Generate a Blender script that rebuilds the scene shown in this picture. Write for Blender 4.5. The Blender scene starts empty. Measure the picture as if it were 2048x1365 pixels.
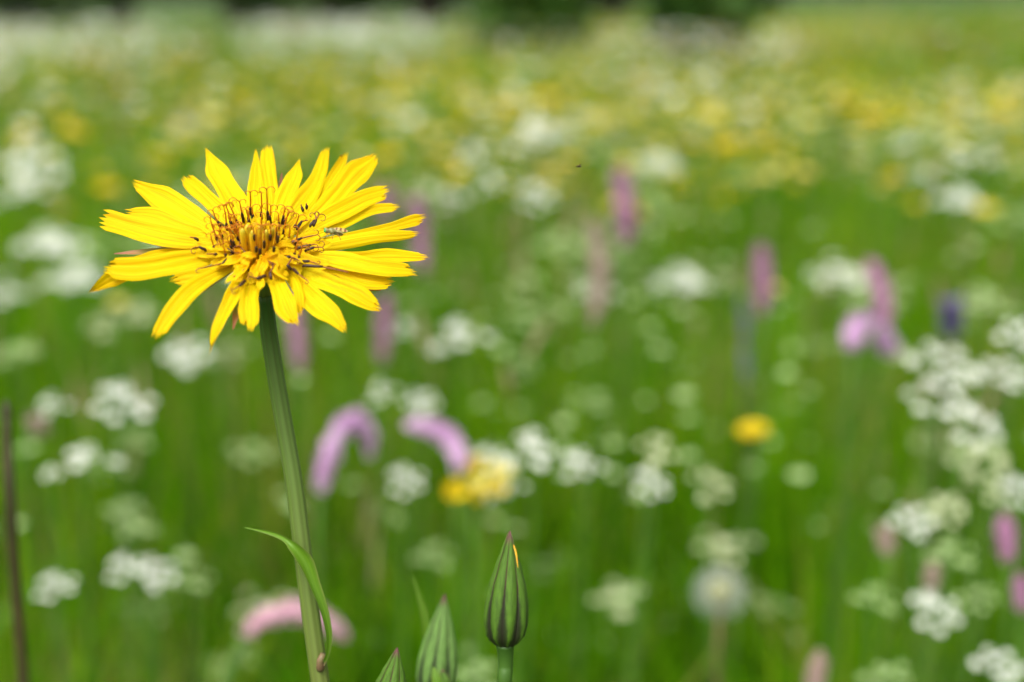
import bpy, math, random
import numpy as np
from mathutils import Vector, Matrix
R = math.radians
random.seed(11)
rng = np.random.default_rng(5)
SC = bpy.context.scene
COL = SC.collection

# ------------------------------------------------------------------ camera
F_PX = 2844.4                       # focal length in photo pixels (50 mm lens, 2048 px wide frame)
CAM = Vector((0.0, 0.0, 0.68))
PITCH = math.atan(687.5 / F_PX)
cd = bpy.data.cameras.new("camera")
cd.lens = 50; cd.sensor_width = 36; cd.sensor_fit = 'HORIZONTAL'
cd.clip_start = 0.02; cd.clip_end = 600
cd.dof.use_dof = True
cd.dof.focus_distance = 0.272
cd.dof.aperture_fstop = 7.4
cam = bpy.data.objects.new("camera", cd)
COL.objects.link(cam)
cam.location = CAM
cam.rotation_euler = (R(90) - PITCH, 0, 0)
SC.camera = cam
RIGHT = Vector((1, 0, 0))
FWD = Vector((0, math.cos(PITCH), -math.sin(PITCH)))
UP = Vector((0, math.sin(PITCH), math.cos(PITCH)))

# ------------------------------------------------------------------ sky, sun, exposure
SUN_EL, SUN_AZ = R(58), R(205)
w = bpy.data.worlds.new("World"); SC.world = w; w.use_nodes = True
nt = w.node_tree; nt.nodes.clear()
sky = nt.nodes.new('ShaderNodeTexSky'); sky.sky_type = 'NISHITA'; sky.sun_disc = False
sky.sun_elevation = SUN_EL; sky.sun_rotation = SUN_AZ
sky.air_density = 1.0; sky.dust_density = 5.0; sky.ozone_density = 1.0
hs = nt.nodes.new('ShaderNodeHueSaturation'); hs.inputs['Saturation'].default_value = 0.06   # an overcast, nearly white sky
bg = nt.nodes.new('ShaderNodeBackground'); bg.inputs['Strength'].default_value = 0.12
wo = nt.nodes.new('ShaderNodeOutputWorld')
nt.links.new(sky.outputs[0], hs.inputs['Color']); nt.links.new(hs.outputs[0], bg.inputs[0]); nt.links.new(bg.outputs[0], wo.inputs[0])
sd = bpy.data.lights.new("sun", 'SUN'); sd.energy = 1.1; sd.angle = R(25); sd.color = (1.0, 0.96, 0.88)
sun = bpy.data.objects.new("sun", sd); COL.objects.link(sun)
# sky sun_rotation is measured from +Y towards +X
sdir = Vector((math.sin(SUN_AZ) * math.cos(SUN_EL), math.cos(SUN_AZ) * math.cos(SUN_EL), math.sin(SUN_EL)))
sun.rotation_euler = sdir.to_track_quat('Z', 'Y').to_euler()
SC.view_settings.view_transform = 'Standard'; SC.view_settings.look = 'None'
SC.view_settings.gamma = 1.0; SC.view_settings.exposure = 1.4
SC.cycles.use_denoising = True
SC.cycles.max_bounces = 8; SC.cycles.diffuse_bounces = 4; SC.cycles.transmission_bounces = 6; SC.cycles.transparent_max_bounces = 8
SC.cycles.sample_clamp_indirect = 6

# ------------------------------------------------------------------ helpers
def at(px, py, d):
    """point d metres in front of the camera under photo pixel (px, py)"""
    return CAM + d * (FWD + (px - 1024) / F_PX * RIGHT + (682.5 - py) / F_PX * UP)
def project(p):
    q = p - CAM; d = q.dot(FWD)
    return Vector((1024 + F_PX * q.dot(RIGHT) / d, 682.5 - F_PX * q.dot(UP) / d)), d
def ray(px, py):
    return (FWD + (px - 1024) / F_PX * RIGHT + (682.5 - py) / F_PX * UP)
def on_plane(px, py, p0, n):
    v = ray(px, py); return CAM + v * ((p0 - CAM).dot(n) / v.dot(n))
def crom(pts, n):
    """smooth curve through pts, n+1 samples"""
    P = [pts[0] * 2 - pts[1]] + list(pts) + [pts[-1] * 2 - pts[-2]]
    out = []; m = len(pts) - 1
    for i in range(n + 1):
        s = i / n * m; k = min(int(s), m - 1); t = s - k
        a, b, c, d = P[k], P[k + 1], P[k + 2], P[k + 3]
        out.append(0.5 * (2 * b + (c - a) * t + (2 * a - 5 * b + 4 * c - d) * t * t + (3 * b - a - 3 * c + d) * t ** 3))
    return out
def lerp_keys(keys, t):
    for (a, va), (b, vb) in zip(keys, keys[1:]):
        if t <= b:
            s = (t - a) / max(b - a, 1e-9); s = max(0, min(1, s)); return va + (vb - va) * (s * s * (3 - 2 * s) * .5 + s * .5)
    return keys[-1][1]
def terrain(x, y):
    r = np.maximum(y - 6, 0)
    side = 1 / (1 + np.exp(-(x - 0.155 * y) * 1.1 / (1 + y * 0.06)))
    return 0.020 * r * side + 0.0
def gz(x, y): return float(terrain(np.float64(x), np.float64(y)))

class MB:
    def __init__(s): s.v = []; s.f = []; s.m = []; s.uv = []
    def vert(s, p, uv=(0, 0)): s.v.append(tuple(p)); s.uv.append(uv); return len(s.v) - 1
    def face(s, idx, m=0): s.f.append(tuple(idx)); s.m.append(m)
    def tube(s, pts, rad, n=8, m=0, cap=True, ribs=0, ribd=0.0):
        N = len(pts); rings = []
        t0 = (pts[1] - pts[0]).normalized()
        a = t0.orthogonal().normalized()
        for i, p in enumerate(pts):
            t = (pts[min(i + 1, N - 1)] - pts[max(i - 1, 0)]).normalized()
            a = (a - t * a.dot(t)).normalized(); b = t.cross(a)
            r = rad[i] if hasattr(rad, '__len__') else rad
            ring = []
            for k in range(n):
                ph = 2 * math.pi * k / n
                rr = r * (1 + ribd * math.cos(ribs * ph)) if ribs else r
                ring.append(s.vert(p + (a * math.cos(ph) + b * math.sin(ph)) * rr, (k / n, i / (N - 1))))
            rings.append(ring)
        for i in range(N - 1):
            for k in range(n):
                s.face((rings[i][k], rings[i][(k + 1) % n], rings[i + 1][(k + 1) % n], rings[i + 1][k]), m)
        if cap:
            s.face(rings[0][::-1], m); s.face(rings[-1], m)
    def ball(s, c, ax, ay, az, m=0, nu=10, nv=7):
        top = s.vert(c + az); rings = []
        for j in range(1, nv):
            th = math.pi * j / nv
            rings.append([s.vert(c + az * math.cos(th) + (ax * math.cos(2 * math.pi * k / nu) + ay * math.sin(2 * math.pi * k / nu)) * math.sin(th), (k / nu, j / nv)) for k in range(nu)])
        bot = s.vert(c - az)
        for k in range(nu):
            k2 = (k + 1) % nu
            s.face((top, rings[0][k], rings[0][k2]), m); s.face((bot, rings[-1][k2], rings[-1][k]), m)
            for j in range(len(rings) - 1): s.face((rings[j][k], rings[j + 1][k], rings[j + 1][k2], rings[j][k2]), m)
    def strip(s, mid, side, nrm, widths, nx=5, cup=0.0, ridge=0.0, teeth=0.0, m=0, x0=0.0, skew=0.0):
        """a ribbon along mid; side/nrm unit vectors per row, half-widths"""
        rows = []; L = len(mid)
        for i in range(L):
            row = []
            for k in range(nx):
                u = k / (nx - 1); x = 2 * u - 1
                c = cup[i] if hasattr(cup, '__len__') else cup
                z = widths[i] * (c * ((x - x0) ** 2 - x0 * x0) + ridge * math.cos(3 * math.pi * x))
                p = mid[i] + side[i] * (x * widths[i]) + nrm[i] * z
                if teeth and i == L - 1:
                    tg = (mid[-1] - mid[-2]).normalized()
                    p = p + tg * (teeth * ((k % 2) - .5) * (1.25 - .5 * math.sin(k * 2.1)) - teeth * .3 * x * x + skew * x)
                row.append(s.vert(p, (u, i / (L - 1))))
            rows.append(row)
        for i in range(L - 1):
            for k in range(nx - 1):
                s.face((rows[i][k], rows[i][k + 1], rows[i + 1][k + 1], rows[i + 1][k]), m)
    def mesh(s, name, mats, smooth=True):
        me = bpy.data.meshes.new(name); me.from_pydata(s.v, [], s.f); me.update()
        for mm in mats: me.materials.append(mm)
        me.polygons.foreach_set('material_index', s.m)
        if smooth: me.polygons.foreach_set('use_smooth', [True] * len(s.f))
        ul = me.uv_layers.new(name='UVMap')
        li = np.zeros(len(me.loops), dtype=np.int32); me.loops.foreach_get('vertex_index', li)
        ul.data.foreach_set('uv', np.array(s.uv, dtype=np.float32)[li].ravel())
        return me
    def build(s, name, mats, parent=None, smooth=True):
        if not isinstance(mats, (list, tuple)): mats = [mats]
        return put(name, s.mesh(name, mats, smooth), parent)
def put(name, me, parent=None, loc=None):
    o = bpy.data.objects.new(name, me); COL.objects.link(o)
    if parent is not None: o.parent = parent
    if loc is not None: o.location = loc
    return o
def tag(o, label=None, cat=None, group=None, kind=None):
    if label: o['label'] = label
    if cat: o['category'] = cat
    if group: o['group'] = group
    if kind: o['kind'] = kind
    return o
def thing(name, label, cat, loc, group=None):
    o = bpy.data.objects.new(name, None); o.empty_display_size = .01; COL.objects.link(o); o.location = loc
    return tag(o, label, cat, group)
def rel(o, root):                       # part modelled in world coordinates -> carry it by its thing
    o.matrix_parent_inverse = Matrix.Translation(-Vector(root.location)); return o

# ------------------------------------------------------------------ materials
class NG:
    def __init__(s, name):
        s.m = bpy.data.materials.new(name); s.m.use_nodes = True; s.t = s.m.node_tree; s.t.nodes.clear()
        s.out = s.n('ShaderNodeOutputMaterial')
    def n(s, t, **kw):
        x = s.t.nodes.new(t)
        for k, v in kw.items(): setattr(x, k, v)
        return x
    def l(s, a, b): s.t.links.new(a, b)
    def ramp(s, fac, stops):
        r = s.n('ShaderNodeValToRGB'); e = r.color_ramp.elements
        while len(e) < len(stops): e.new(0.5)
        for q, (p, c) in zip(e, stops): q.position = p; q.color = (*c, 1)
        s.l(fac, r.inputs[0]); return r.outputs[0]
    def mix(s, fac, a, b, mode='MIX'):
        x = s.n('ShaderNodeMix', data_type='RGBA', blend_type=mode)
        if isinstance(fac, float): x.inputs[0].default_value = fac
        else: s.l(fac, x.inputs[0])
        for i, c in ((6, a), (7, b)):
            if isinstance(c, tuple): x.inputs[i].default_value = (*c, 1)
            else: s.l(c, x.inputs[i])
        return x.outputs[2]
    def math(s, op, a, b=0.0, c=None):
        x = s.n('ShaderNodeMath', operation=op)
        for i, q in enumerate((a, b) if c is None else (a, b, c)):
            if isinstance(q, (int, float)): x.inputs[i].default_value = q
            else: s.l(q, x.inputs[i])
        return x.outputs[0]
    def noise(s, vec, scale, detail=3.0, rough=.5):
        x = s.n('ShaderNodeTexNoise'); x.inputs['Scale'].default_value = scale; x.inputs['Detail'].default_value = detail; x.inputs['Roughness'].default_value = rough
        s.l(vec, x.inputs['Vector']); return x.outputs['Fac']
    def uv(s):
        u = s.n('ShaderNodeUVMap', uv_map='UVMap').outputs[0]; x = s.n('ShaderNodeSeparateXYZ'); s.l(u, x.inputs[0]); return u, x.outputs[0], x.outputs[1]
    def obj(s): return s.n('ShaderNodeTexCoord').outputs['Object']
    def finish(s, color, rough=.5, trans=0.0, tcolor=None, spec=.4, bump=None, bstr=.2, bdist=.0002, sheen=0.0):
        p = s.n('ShaderNodeBsdfPrincipled'); p.inputs['Roughness'].default_value = rough; p.inputs['Specular IOR Level'].default_value = spec
        if sheen: p.inputs['Sheen Weight'].default_value = sheen
        if isinstance(color, tuple): p.inputs['Base Color'].default_value = (*color, 1)
        else: s.l(color, p.inputs['Base Color'])
        if bump is not None:
            b = s.n('ShaderNodeBump'); b.inputs['Strength'].default_value = bstr; b.inputs['Distance'].default_value = bdist
            s.l(bump, b.inputs['Height']); s.l(b.outputs[0], p.inputs['Normal'])
        if trans:
            t = s.n('ShaderNodeBsdfTranslucent'); tc = tcolor or color
            if isinstance(tc, tuple): t.inputs[0].default_value = (*tc, 1)
            else: s.l(tc, t.inputs[0])
            x = s.n('ShaderNodeMixShader'); x.inputs[0].default_value = trans
            s.l(p.outputs[0], x.inputs[1]); s.l(t.outputs[0], x.inputs[2]); s.l(x.outputs[0], s.out.inputs[0])
        else: s.l(p.outputs[0], s.out.inputs[0])
        return s.m

def petal_material(name, base, mid, tipc, trans=.35):
    g = NG(name); uvv, u, v = g.uv()
    sc = g.n('ShaderNodeMapping'); sc.inputs['Scale'].default_value = (7, .7, 1); g.l(uvv, sc.inputs['Vector'])
    add = g.n('ShaderNodeVectorMath', operation='ADD'); oi = g.n('ShaderNodeObjectInfo').outputs['Random']
    cmb = g.n('ShaderNodeCombineXYZ'); g.l(g.math('MULTIPLY', oi, 37.0), cmb.inputs[2]); g.l(cmb.outputs[0], add.inputs[1]); g.l(sc.outputs[0], add.inputs[0])
    veins = g.noise(add.outputs[0], 2.2, 3)
    col = g.ramp(v, [(0.0, base), (.35, mid), (1, tipc)])
    vm = g.math('SMOOTH_MIN', g.math('MULTIPLY', g.math('SUBTRACT', veins, .47), 5.0), 1.0, .1)
    vm = g.math('MAXIMUM', g.math('MULTIPLY', vm, .75), 0.0)
    col = g.mix(vm, col, (0.60, 0.29, 0.0))
    sp = g.noise(add.outputs[0], 9.0, 4, .7)                                  # scuffed, slightly browned tips
    tb = g.math('MULTIPLY', g.math('MAXIMUM', g.math('MULTIPLY', g.math('SUBTRACT', v, .93), 9.0), 0.0), g.math('MAXIMUM', g.math('MULTIPLY', g.math('SUBTRACT', sp, .52), 5.0), 0.0))
    col = g.mix(g.math('MINIMUM', tb, .7), col, (.30, .13, .01))
    return g.finish(col, .6, trans, None, .08, bump=veins, bstr=.5, bdist=.0003)
M_PETAL = petal_material('petal_yellow', (.74, .57, .006), (.70, .515, .001), (.69, .46, .0005))
M_INNER = petal_material('inner_petal_yellow', (.72, .30, .002), (.72, .44, .002), (.72, .53, .003))
def simple(name, a, b, scale=300., rough=.5, trans=0., spec=.3, bstr=.0):
    g = NG(name); n = g.noise(g.obj(), scale, 3); col = g.ramp(n, [(.3, a), (.7, b)])
    return g.finish(col, rough, trans, None, spec, bump=n if bstr else None, bstr=bstr)
M_TIP = simple('petal_tip_orange', (.42, .17, .003), (.60, .30, .004), 800)
M_ANTHER = simple('anther_dark', (.012, .005, .003), (.05, .02, .008), 1500)
M_STYLE = simple('style_orange', (.42, .11, .004), (.70, .27, .006), 1800, trans=.15)
M_STYLED = simple('style_brown', (.10, .028, .006), (.26, .08, .010), 1800)
def stem_material(name, c1, c2, top_shade, dark, ribs=9.0):
    g = NG(name); uvv, u, v = g.uv()
    st = g.math('SINE', g.math('MULTIPLY', u, 2 * math.pi * ribs)); st = g.math('MULTIPLY_ADD', st, .5, .5)
    mp = g.n('ShaderNodeMapping'); mp.inputs['Scale'].default_value = (14, 2.2, 1); g.l(uvv, mp.inputs['Vector'])
    nz = g.noise(mp.outputs[0], 3, 4)
    col = g.ramp(v, [(0, c1), (.75, c2), (1, top_shade)])  # darker top end: the flower head's shadow on the stem, put into the colour
    col = g.mix(g.math('MULTIPLY', st, g.math('MULTIPLY_ADD', nz, .7, -.08)), col, dark)
    return g.finish(col, .5, 0, None, .25, bump=st, bstr=.3, bdist=.0002)
M_STEM = stem_material('stem_green', (.12, .135, .028), (.085, .15, .024), (.024, .075, .011), (.05, .055, .013))
M_BRACT = None
def bract_material(name, green, edge, mottle):
    g = NG(name); uvv, u, v = g.uv()
    a = g.math('ABSOLUTE', g.math('MULTIPLY_ADD', u, 2.0, -1.0))
    mp = g.n('ShaderNodeMapping'); mp.inputs['Scale'].default_value = (5, 7, 1); g.l(uvv, mp.inputs['Vector'])
    oi = g.n('ShaderNodeObjectInfo').outputs['Random']; cmb = g.n('ShaderNodeCombineXYZ'); g.l(g.math('MULTIPLY', oi, 31.0), cmb.inputs[2]); g.l(cmb.outputs[0], mp.inputs['Location'])
    nz = g.noise(mp.outputs[0], 1.3, 3); fine = g.noise(mp.outputs[0], 11, 5, .75)
    gcol = g.ramp(nz, [(.3, green), (.7, tuple(min(1, c * 1.7) for c in green))])
    e = g.math('MULTIPLY', g.math('SUBTRACT', g.math('MULTIPLY_ADD', nz, .26, a), .90), 6.0)
    e = g.math('MINIMUM', g.math('MAXIMUM', e, 0.0), 1.0)
    col = g.mix(e, gcol, edge)
    low = g.math('MULTIPLY', g.math('SUBTRACT', .55, v), 1.6)
    m = g.math('MULTIPLY', g.math('SUBTRACT', g.math('ADD', g.math('MULTIPLY', fine, 1.0), g.math('MULTIPLY_ADD', a, .55, g.math('MULTIPLY', low, .52))), .97), 7.0)
    m = g.math('MINIMUM', g.math('MAXIMUM', m, 0.0), .92)
    col = g.mix(m, col, mottle)
    tip = g.math('MINIMUM', g.math('MAXIMUM', g.math('MULTIPLY', g.math('SUBTRACT', v, .88), 10.0), 0.0), 1.0)
    col = g.mix(tip, col, (.11, .035, .045))
    return g.finish(col, .55, 0, None, .18, bump=fine, bstr=.35, bdist=.0004)
M_BUD = bract_material('bud_bract', (.036, .078, .006), (.040, .018, .010), (.013, .015, .006))
M_BUDPALE = bract_material('bud_bract_pale', (.075, .14, .030), (.04, .03, .02), (.018, .026, .011))
def flower_bract_material():
    g = NG('flower_bract'); uvv, u, v = g.uv()
    a = g.math('ABSOLUTE', g.math('MULTIPLY_ADD', u, 2.0, -1.0))
    col = g.ramp(v, [(0, (.08, .16, .03)), (.6, (.15, .22, .04)), (.82, (.28, .13, .05)), (1, (.22, .06, .04))])
    col = g.mix(g.math('MULTIPLY', g.math('POWER', a, 3.0), .6), col, (.25, .11, .04))
    return g.finish(col, .5, .15)
M_FBRACT = flower_bract_material()
def leaf_material():
    g = NG('leaf_green'); uvv, u, v = g.uv()
    mp = g.n('ShaderNodeMapping'); mp.inputs['Scale'].default_value = (12, .8, 1); g.l(uvv, mp.inputs['Vector'])
    nz = g.noise(mp.outputs[0], 2, 3)
    col = g.ramp(nz, [(.3, (.055, .15, .006)), (.7, (.15, .28, .012))])
    e = g.math('POWER', g.math('ABSOLUTE', g.math('MULTIPLY_ADD', u, 2.0, -1.0)), 6.0)
    col = g.mix(g.math('MULTIPLY', e, .5), col, (.22, .18, .08))
    tip = g.math('MINIMUM', g.math('MAXIMUM', g.math('MULTIPLY', g.math('SUBTRACT', .07, v), 12.0), 0.0), .8)
    col = g.mix(tip, col, (.42, .20, .18))
    return g.finish(col, .45, .3, None, .35, bump=nz, bstr=.3)
M_LEAF = leaf_material()
def tint_material(name, stops, rough=.5, trans=.35, spec=.3):
    g = NG(name); a = g.n('ShaderNodeAttribute', attribute_name='tint').outputs['Fac']
    return g.finish(g.ramp(a, stops), rough, trans, None, spec)
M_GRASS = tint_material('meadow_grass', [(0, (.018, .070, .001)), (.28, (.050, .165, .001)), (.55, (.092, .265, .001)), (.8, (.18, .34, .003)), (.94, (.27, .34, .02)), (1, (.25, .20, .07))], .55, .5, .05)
M_HERB = tint_material('herb_leaves', [(0, (.03, .095, .01)), (.5, (.07, .18, .015)), (1, (.17, .28, .07))], .4, .35, .25)
M_SEED = tint_material('grass_seed_heads', [(0, (.12, .15, .04)), (.5, (.24, .22, .09)), (1, (.30, .20, .13))], .7, .2)
M_WHITE = simple('umbel_white', (.84, .86, .76), (.93, .93, .88), 200, .6, .45)
M_CREAM = simple('umbel_cream', (.55, .62, .32), (.78, .80, .56), 200, .6, .4)
M_GREENW = simple('umbel_green', (.26, .42, .12), (.52, .62, .32), 200, .6, .4)
M_STALK = simple('stalk_green', (.05, .12, .015), (.10, .20, .03), 60, .5, .1)
M_BUDSTALK = simple('bud_stalk', (.022, .065, .005), (.04, .095, .010), 90, .5)
M_STALKBR = simple('stalk_brown', (.024, .021, .006), (.046, .036, .010), 60, .5)
M_STALKRED = simple('stalk_reddish', (.10, .09, .03), (.15, .10, .05), 60, .5)
M_LILAC = simple('bistort_lilac', (.42, .19, .42), (.84, .64, .82), 130, .6, .25)
M_ROSE = simple('bistort_rose', (.52, .24, .34), (.84, .60, .68), 130, .6, .25)
M_MAUVE = simple('bistort_mauve', (.27, .09, .20), (.58, .32, .48), 130, .6, .25)
M_FADED = simple('bistort_faded', (.30, .20, .16), (.44, .35, .30), 300, .7, .2)
M_YEL = simple('blossom_yellow', (.56, .40, .001), (.66, .50, .003), 200, .45, .25)
M_YELP = simple('blossom_pale_yellow', (.72, .62, .12), (.80, .72, .25), 200, .5, .25)
M_VIOLET = simple('sage_violet', (.045, .035, .10), (.10, .075, .20), 300, .6, .1)
M_PAPPUS = simple('pappus_white', (.60, .62, .58), (.75, .76, .72), 500, .8, .5)
M_SEEDBR = simple('seed_core', (.13, .15, .04), (.22, .22, .08), 400, .7)
M_BARK = simple('bark', (.03, .024, .018), (.07, .055, .04), 6, .9)
M_TREE = tint_material('tree_foliage', [(0, (.010, .028, .006)), (.6, (.025, .06, .010)), (1, (.055, .095, .015))], .55, .25)

M_BUSH = tint_material('bush_foliage', [(0, (.016, .055, .004)), (.6, (.04, .11, .006)), (1, (.08, .15, .012))], .55, .3)
# ------------------------------------------------------------------ ground
def ground():
    xs = np.concatenate([np.linspace(-260, -30, 24), np.linspace(-28, 28, 57), np.linspace(30, 260, 24)])
    ys = np.concatenate([np.linspace(-30, -1, 12), np.linspace(0, 60, 61), np.linspace(65, 420, 30)])
    X, Y = np.meshgrid(xs, ys); Z = terrain(X, np.minimum(Y, 60))
    v = np.stack([X, Y, Z], -1).reshape(-1, 3); nx, ny = len(xs), len(ys)
    f = [(j * nx + i, j * nx + i + 1, (j + 1) * nx + i + 1, (j + 1) * nx + i) for j in range(ny - 1) for i in range(nx - 1)]
    me = bpy.data.meshes.new('ground'); me.from_pydata(v.tolist(), [], f); me.update()
    g = NG('meadow_soil'); n = g.noise(g.obj(), 9, 6, .65); n2 = g.noise(g.obj(), .5, 3)
    col = g.ramp(n, [(.3, (.022, .035, .010)), (.5, (.035, .065, .012)), (.7, (.06, .075, .03))])
    col = g.mix(g.math('MULTIPLY', n2, .6), col, (.045, .10, .012))
    me.materials.append(g.finish(col, .9, 0, None, .1, bump=n, bstr=.6, bdist=.02))
    tag(put('ground', me), 'meadow soil under the tall grass', None, None, 'structure')
ground()

# ------------------------------------------------------------------ grass (mass) and other masses
def np_mesh(name, V, F, tint, mat, mats=None, midx=None):
    me = bpy.data.meshes.new(name)
    nV, nF, k = len(V), len(F), F.shape[1]
    me.vertices.add(nV); me.vertices.foreach_set('co', V.astype(np.float32).ravel())
    me.loops.add(nF * k); me.loops.foreach_set('vertex_index', F.astype(np.int32).ravel())
    me.polygons.add(nF); me.polygons.foreach_set('loop_start', np.arange(0, nF * k, k, dtype=np.int32))
    me.polygons.foreach_set('use_smooth', np.ones(nF, dtype=bool))
    me.update(calc_edges=True)
    if tint is not None:
        at_ = me.attributes.new('tint', 'FLOAT', 'POINT'); at_.data.foreach_set('value', tint.astype(np.float32))
    for mm in (mats or [mat]): me.materials.append(mm)
    if midx is not None: me.polygons.foreach_set('material_index', midx.astype(np.int32))
    return me
def wedge(n, d0, d1, power=1.0, slope=.40, pad=.25):
    """random ground points in the camera's field of view between two distances"""
    u = rng.random(n); e = 1 + power
    d = (d0 ** e + u * (d1 ** e - d0 ** e)) ** (1 / e)
    x = (rng.random(n) * 2 - 1) * (d * slope + pad)
    return x, d
def blades(x, y, h, wd, lean, tint, segs=4):
    n = len(x); az = rng.random(n) * 2 * np.pi; face = az + np.pi / 2 + rng.normal(0, .5, n)
    t = np.linspace(0, 1, segs + 1)
    z0 = terrain(x, y)
    bend = lean[:, None] * (t ** 2)[None, :]
    px = x[:, None] + np.cos(az)[:, None] * bend * h[:, None]; py = y[:, None] + np.sin(az)[:, None] * bend * h[:, None]
    pz = z0[:, None] + h[:, None] * (t[None, :] - .28 * lean[:, None] * t[None, :] ** 3)
    ww = wd[:, None] * (np.minimum(1, .55 + t * 1.2) * (1 - t ** 2.2) + .03)[None, :]
    sx, sy = np.cos(face)[:, None] * ww, np.sin(face)[:, None] * ww
    A = np.stack([px - sx, py - sy, pz], -1); B = np.stack([px + sx, py + sy, pz], -1)
    V = np.stack([A, B], 2).reshape(-1, 3)
    base = (np.arange(n) * (2 * (segs + 1)))[:, None]
    k = np.arange(segs)[None, :] * 2
    F = np.stack([base + k, base + k + 1, base + k + 3, base + k + 2], -1).reshape(-1, 4)
    return V, F, np.repeat(tint, 2 * (segs + 1))
def patch(x, y, s, seed):
    r = np.random.default_rng(seed); o = np.zeros_like(x)
    for k in range(6):
        a = r.random() * 6.28; f = s * (0.6 + r.random() * 1.4); o += np.sin((x * np.cos(a) + y * np.sin(a)) * f + r.random() * 6.28)
    return o / 6 ** .5 / 1.4
def clumped(n, d0, d1, p, per, spread):
    m = max(1, n // per); cx, cy = wedge(m, d0, d1, p); k = rng.integers(0, m, n)
    sp = spread * (.5 + rng.random(m))
    return cx[k] + rng.normal(0, 1, n) * sp[k], np.maximum(cy[k] + rng.normal(0, 1, n) * sp[k], d0 - .02), rng.normal(size=m)[k], rng.random(m)[k]
def grass():
    Vs, Fs, Ts, off = [], [], [], 0
    for n, d0, d1, h0, h1, w0, w1, p in ((26000, .62, 1.6, .22, .43, .0011, .0030, 1), (42000, 1.5, 4.0, .22, .44, .0018, .0042, 1), (46000, 3.8, 12, .24, .44, .004, .009, .7), (42000, 10.5, 20, .25, .42, .010, .022, .7)):
        x, y, ct, ch = clumped(n, d0, d1, p, 42, .008 + .006 * d0)
        h = (h0 + (h1 - h0) * (.4 * rng.random(n) ** 1.5 + .6 * ch)) * (1 + .10 * patch(x, y, 5, 3))
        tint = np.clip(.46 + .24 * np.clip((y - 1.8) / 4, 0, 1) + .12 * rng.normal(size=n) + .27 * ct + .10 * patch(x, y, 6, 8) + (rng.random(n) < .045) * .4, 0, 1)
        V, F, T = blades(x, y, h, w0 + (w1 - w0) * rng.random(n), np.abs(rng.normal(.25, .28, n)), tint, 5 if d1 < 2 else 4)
        Vs.append(V); Fs.append(F + off); Ts.append(T); off += len(V)
    # thin tall flowering stalks that stand above the blades and cross the flowers
    n = 9000; x, y = wedge(n, .85, 7, .5)
    V, F, T = blades(x, y, .40 + .16 * rng.random(n), .0007 + .0011 * rng.random(n), np.abs(rng.normal(.22, .25, n)), np.clip(rng.normal(.66, .28, n), 0, 1), 5)
    Vs.append(V[:len(V)]); Fs.append(F + off); Ts.append(T); off += len(V)
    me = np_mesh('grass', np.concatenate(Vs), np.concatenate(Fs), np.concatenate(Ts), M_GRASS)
    tag(put('grass', me), 'tall green meadow grass filling the field behind the yellow flower', None, None, 'stuff')
    # broad herb leaves low between the blades
    n = 9000; x, y = wedge(n, .7, 9, .6)
    h = .10 + .22 * rng.random(n)
    V, F, T = blades(x, y, h, .006 + .012 * rng.random(n), .4 + .6 * rng.random(n), np.clip(rng.normal(.5, .25, n), 0, 1), 4)
    n2 = 2600; x, y = wedge(n2, .72, 3.2, .6)
    h = .20 + .18 * rng.random(n2)
    V2, F2, T2 = blades(x, y, h, .005 + .008 * rng.random(n2), .5 + .9 * rng.random(n2), np.clip(rng.normal(.75, .25, n2), 0, 1), 5)
    F = np.concatenate([F, np.zeros((0, 4), int), F2 + len(V)]); V = np.concatenate([V, V2]); T = np.concatenate([T, T2])
    tag(put('undergrowth', np_mesh('undergrowth', V, F, T, M_HERB)), 'broad dark green herb leaves low between the grass blades', None, None, 'stuff')
grass()
def seed_heads():
    n = 2600; x, y = wedge(n, .8, 12, .35)
    h = .30 + .16 * rng.random(n)
    Vs, Fs, Ts = [], [], []; off = 0
    z0 = terrain(x, y)
    for i in range(n):
        L = .02 + .035 * rng.random(); r = .0016 + .002 * rng.random(); k = 5
        a = rng.random() * 6.28; ln = rng.normal(0, .25); dx, dy = math.cos(a) * ln, math.sin(a) * ln
        prof = [(0, .2), (.3, 1), (.7, .75), (1, .05)]
        vv = []
        vv += [(x[i] - dx * h[i] * .3 - .0005, y[i], z0[i] + .02), (x[i] - dx * h[i] * .3 + .0005, y[i], z0[i] + .02)]
        for t, q in prof:
            for j in range(k):
                ph = 6.283 * j / k; vv.append((x[i] + dx * L * t + math.cos(ph) * r * q, y[i] + dy * L * t + math.sin(ph) * r * q, z0[i] + h[i] + L * t))
        ff = [(0, 1, 2, 3)] + [(2 + m * k + j, 2 + m * k + (j + 1) % k, 2 + (m + 1) * k + (j + 1) % k, 2 + (m + 1) * k + j) for m in range(3) for j in range(k)]
        Vs += vv; Fs += [tuple(q + off for q in f) for f in ff]; Ts += [rng.random()] * len(vv); off += len(vv)
    me = np_mesh('grass_seed_heads', np.array(Vs), np.array(Fs), np.array(Ts), M_SEED)
    tag(put('grass_seed_heads', me), 'straw coloured and brownish grass ears scattered through the meadow', None, None, 'stuff')
seed_heads()

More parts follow.
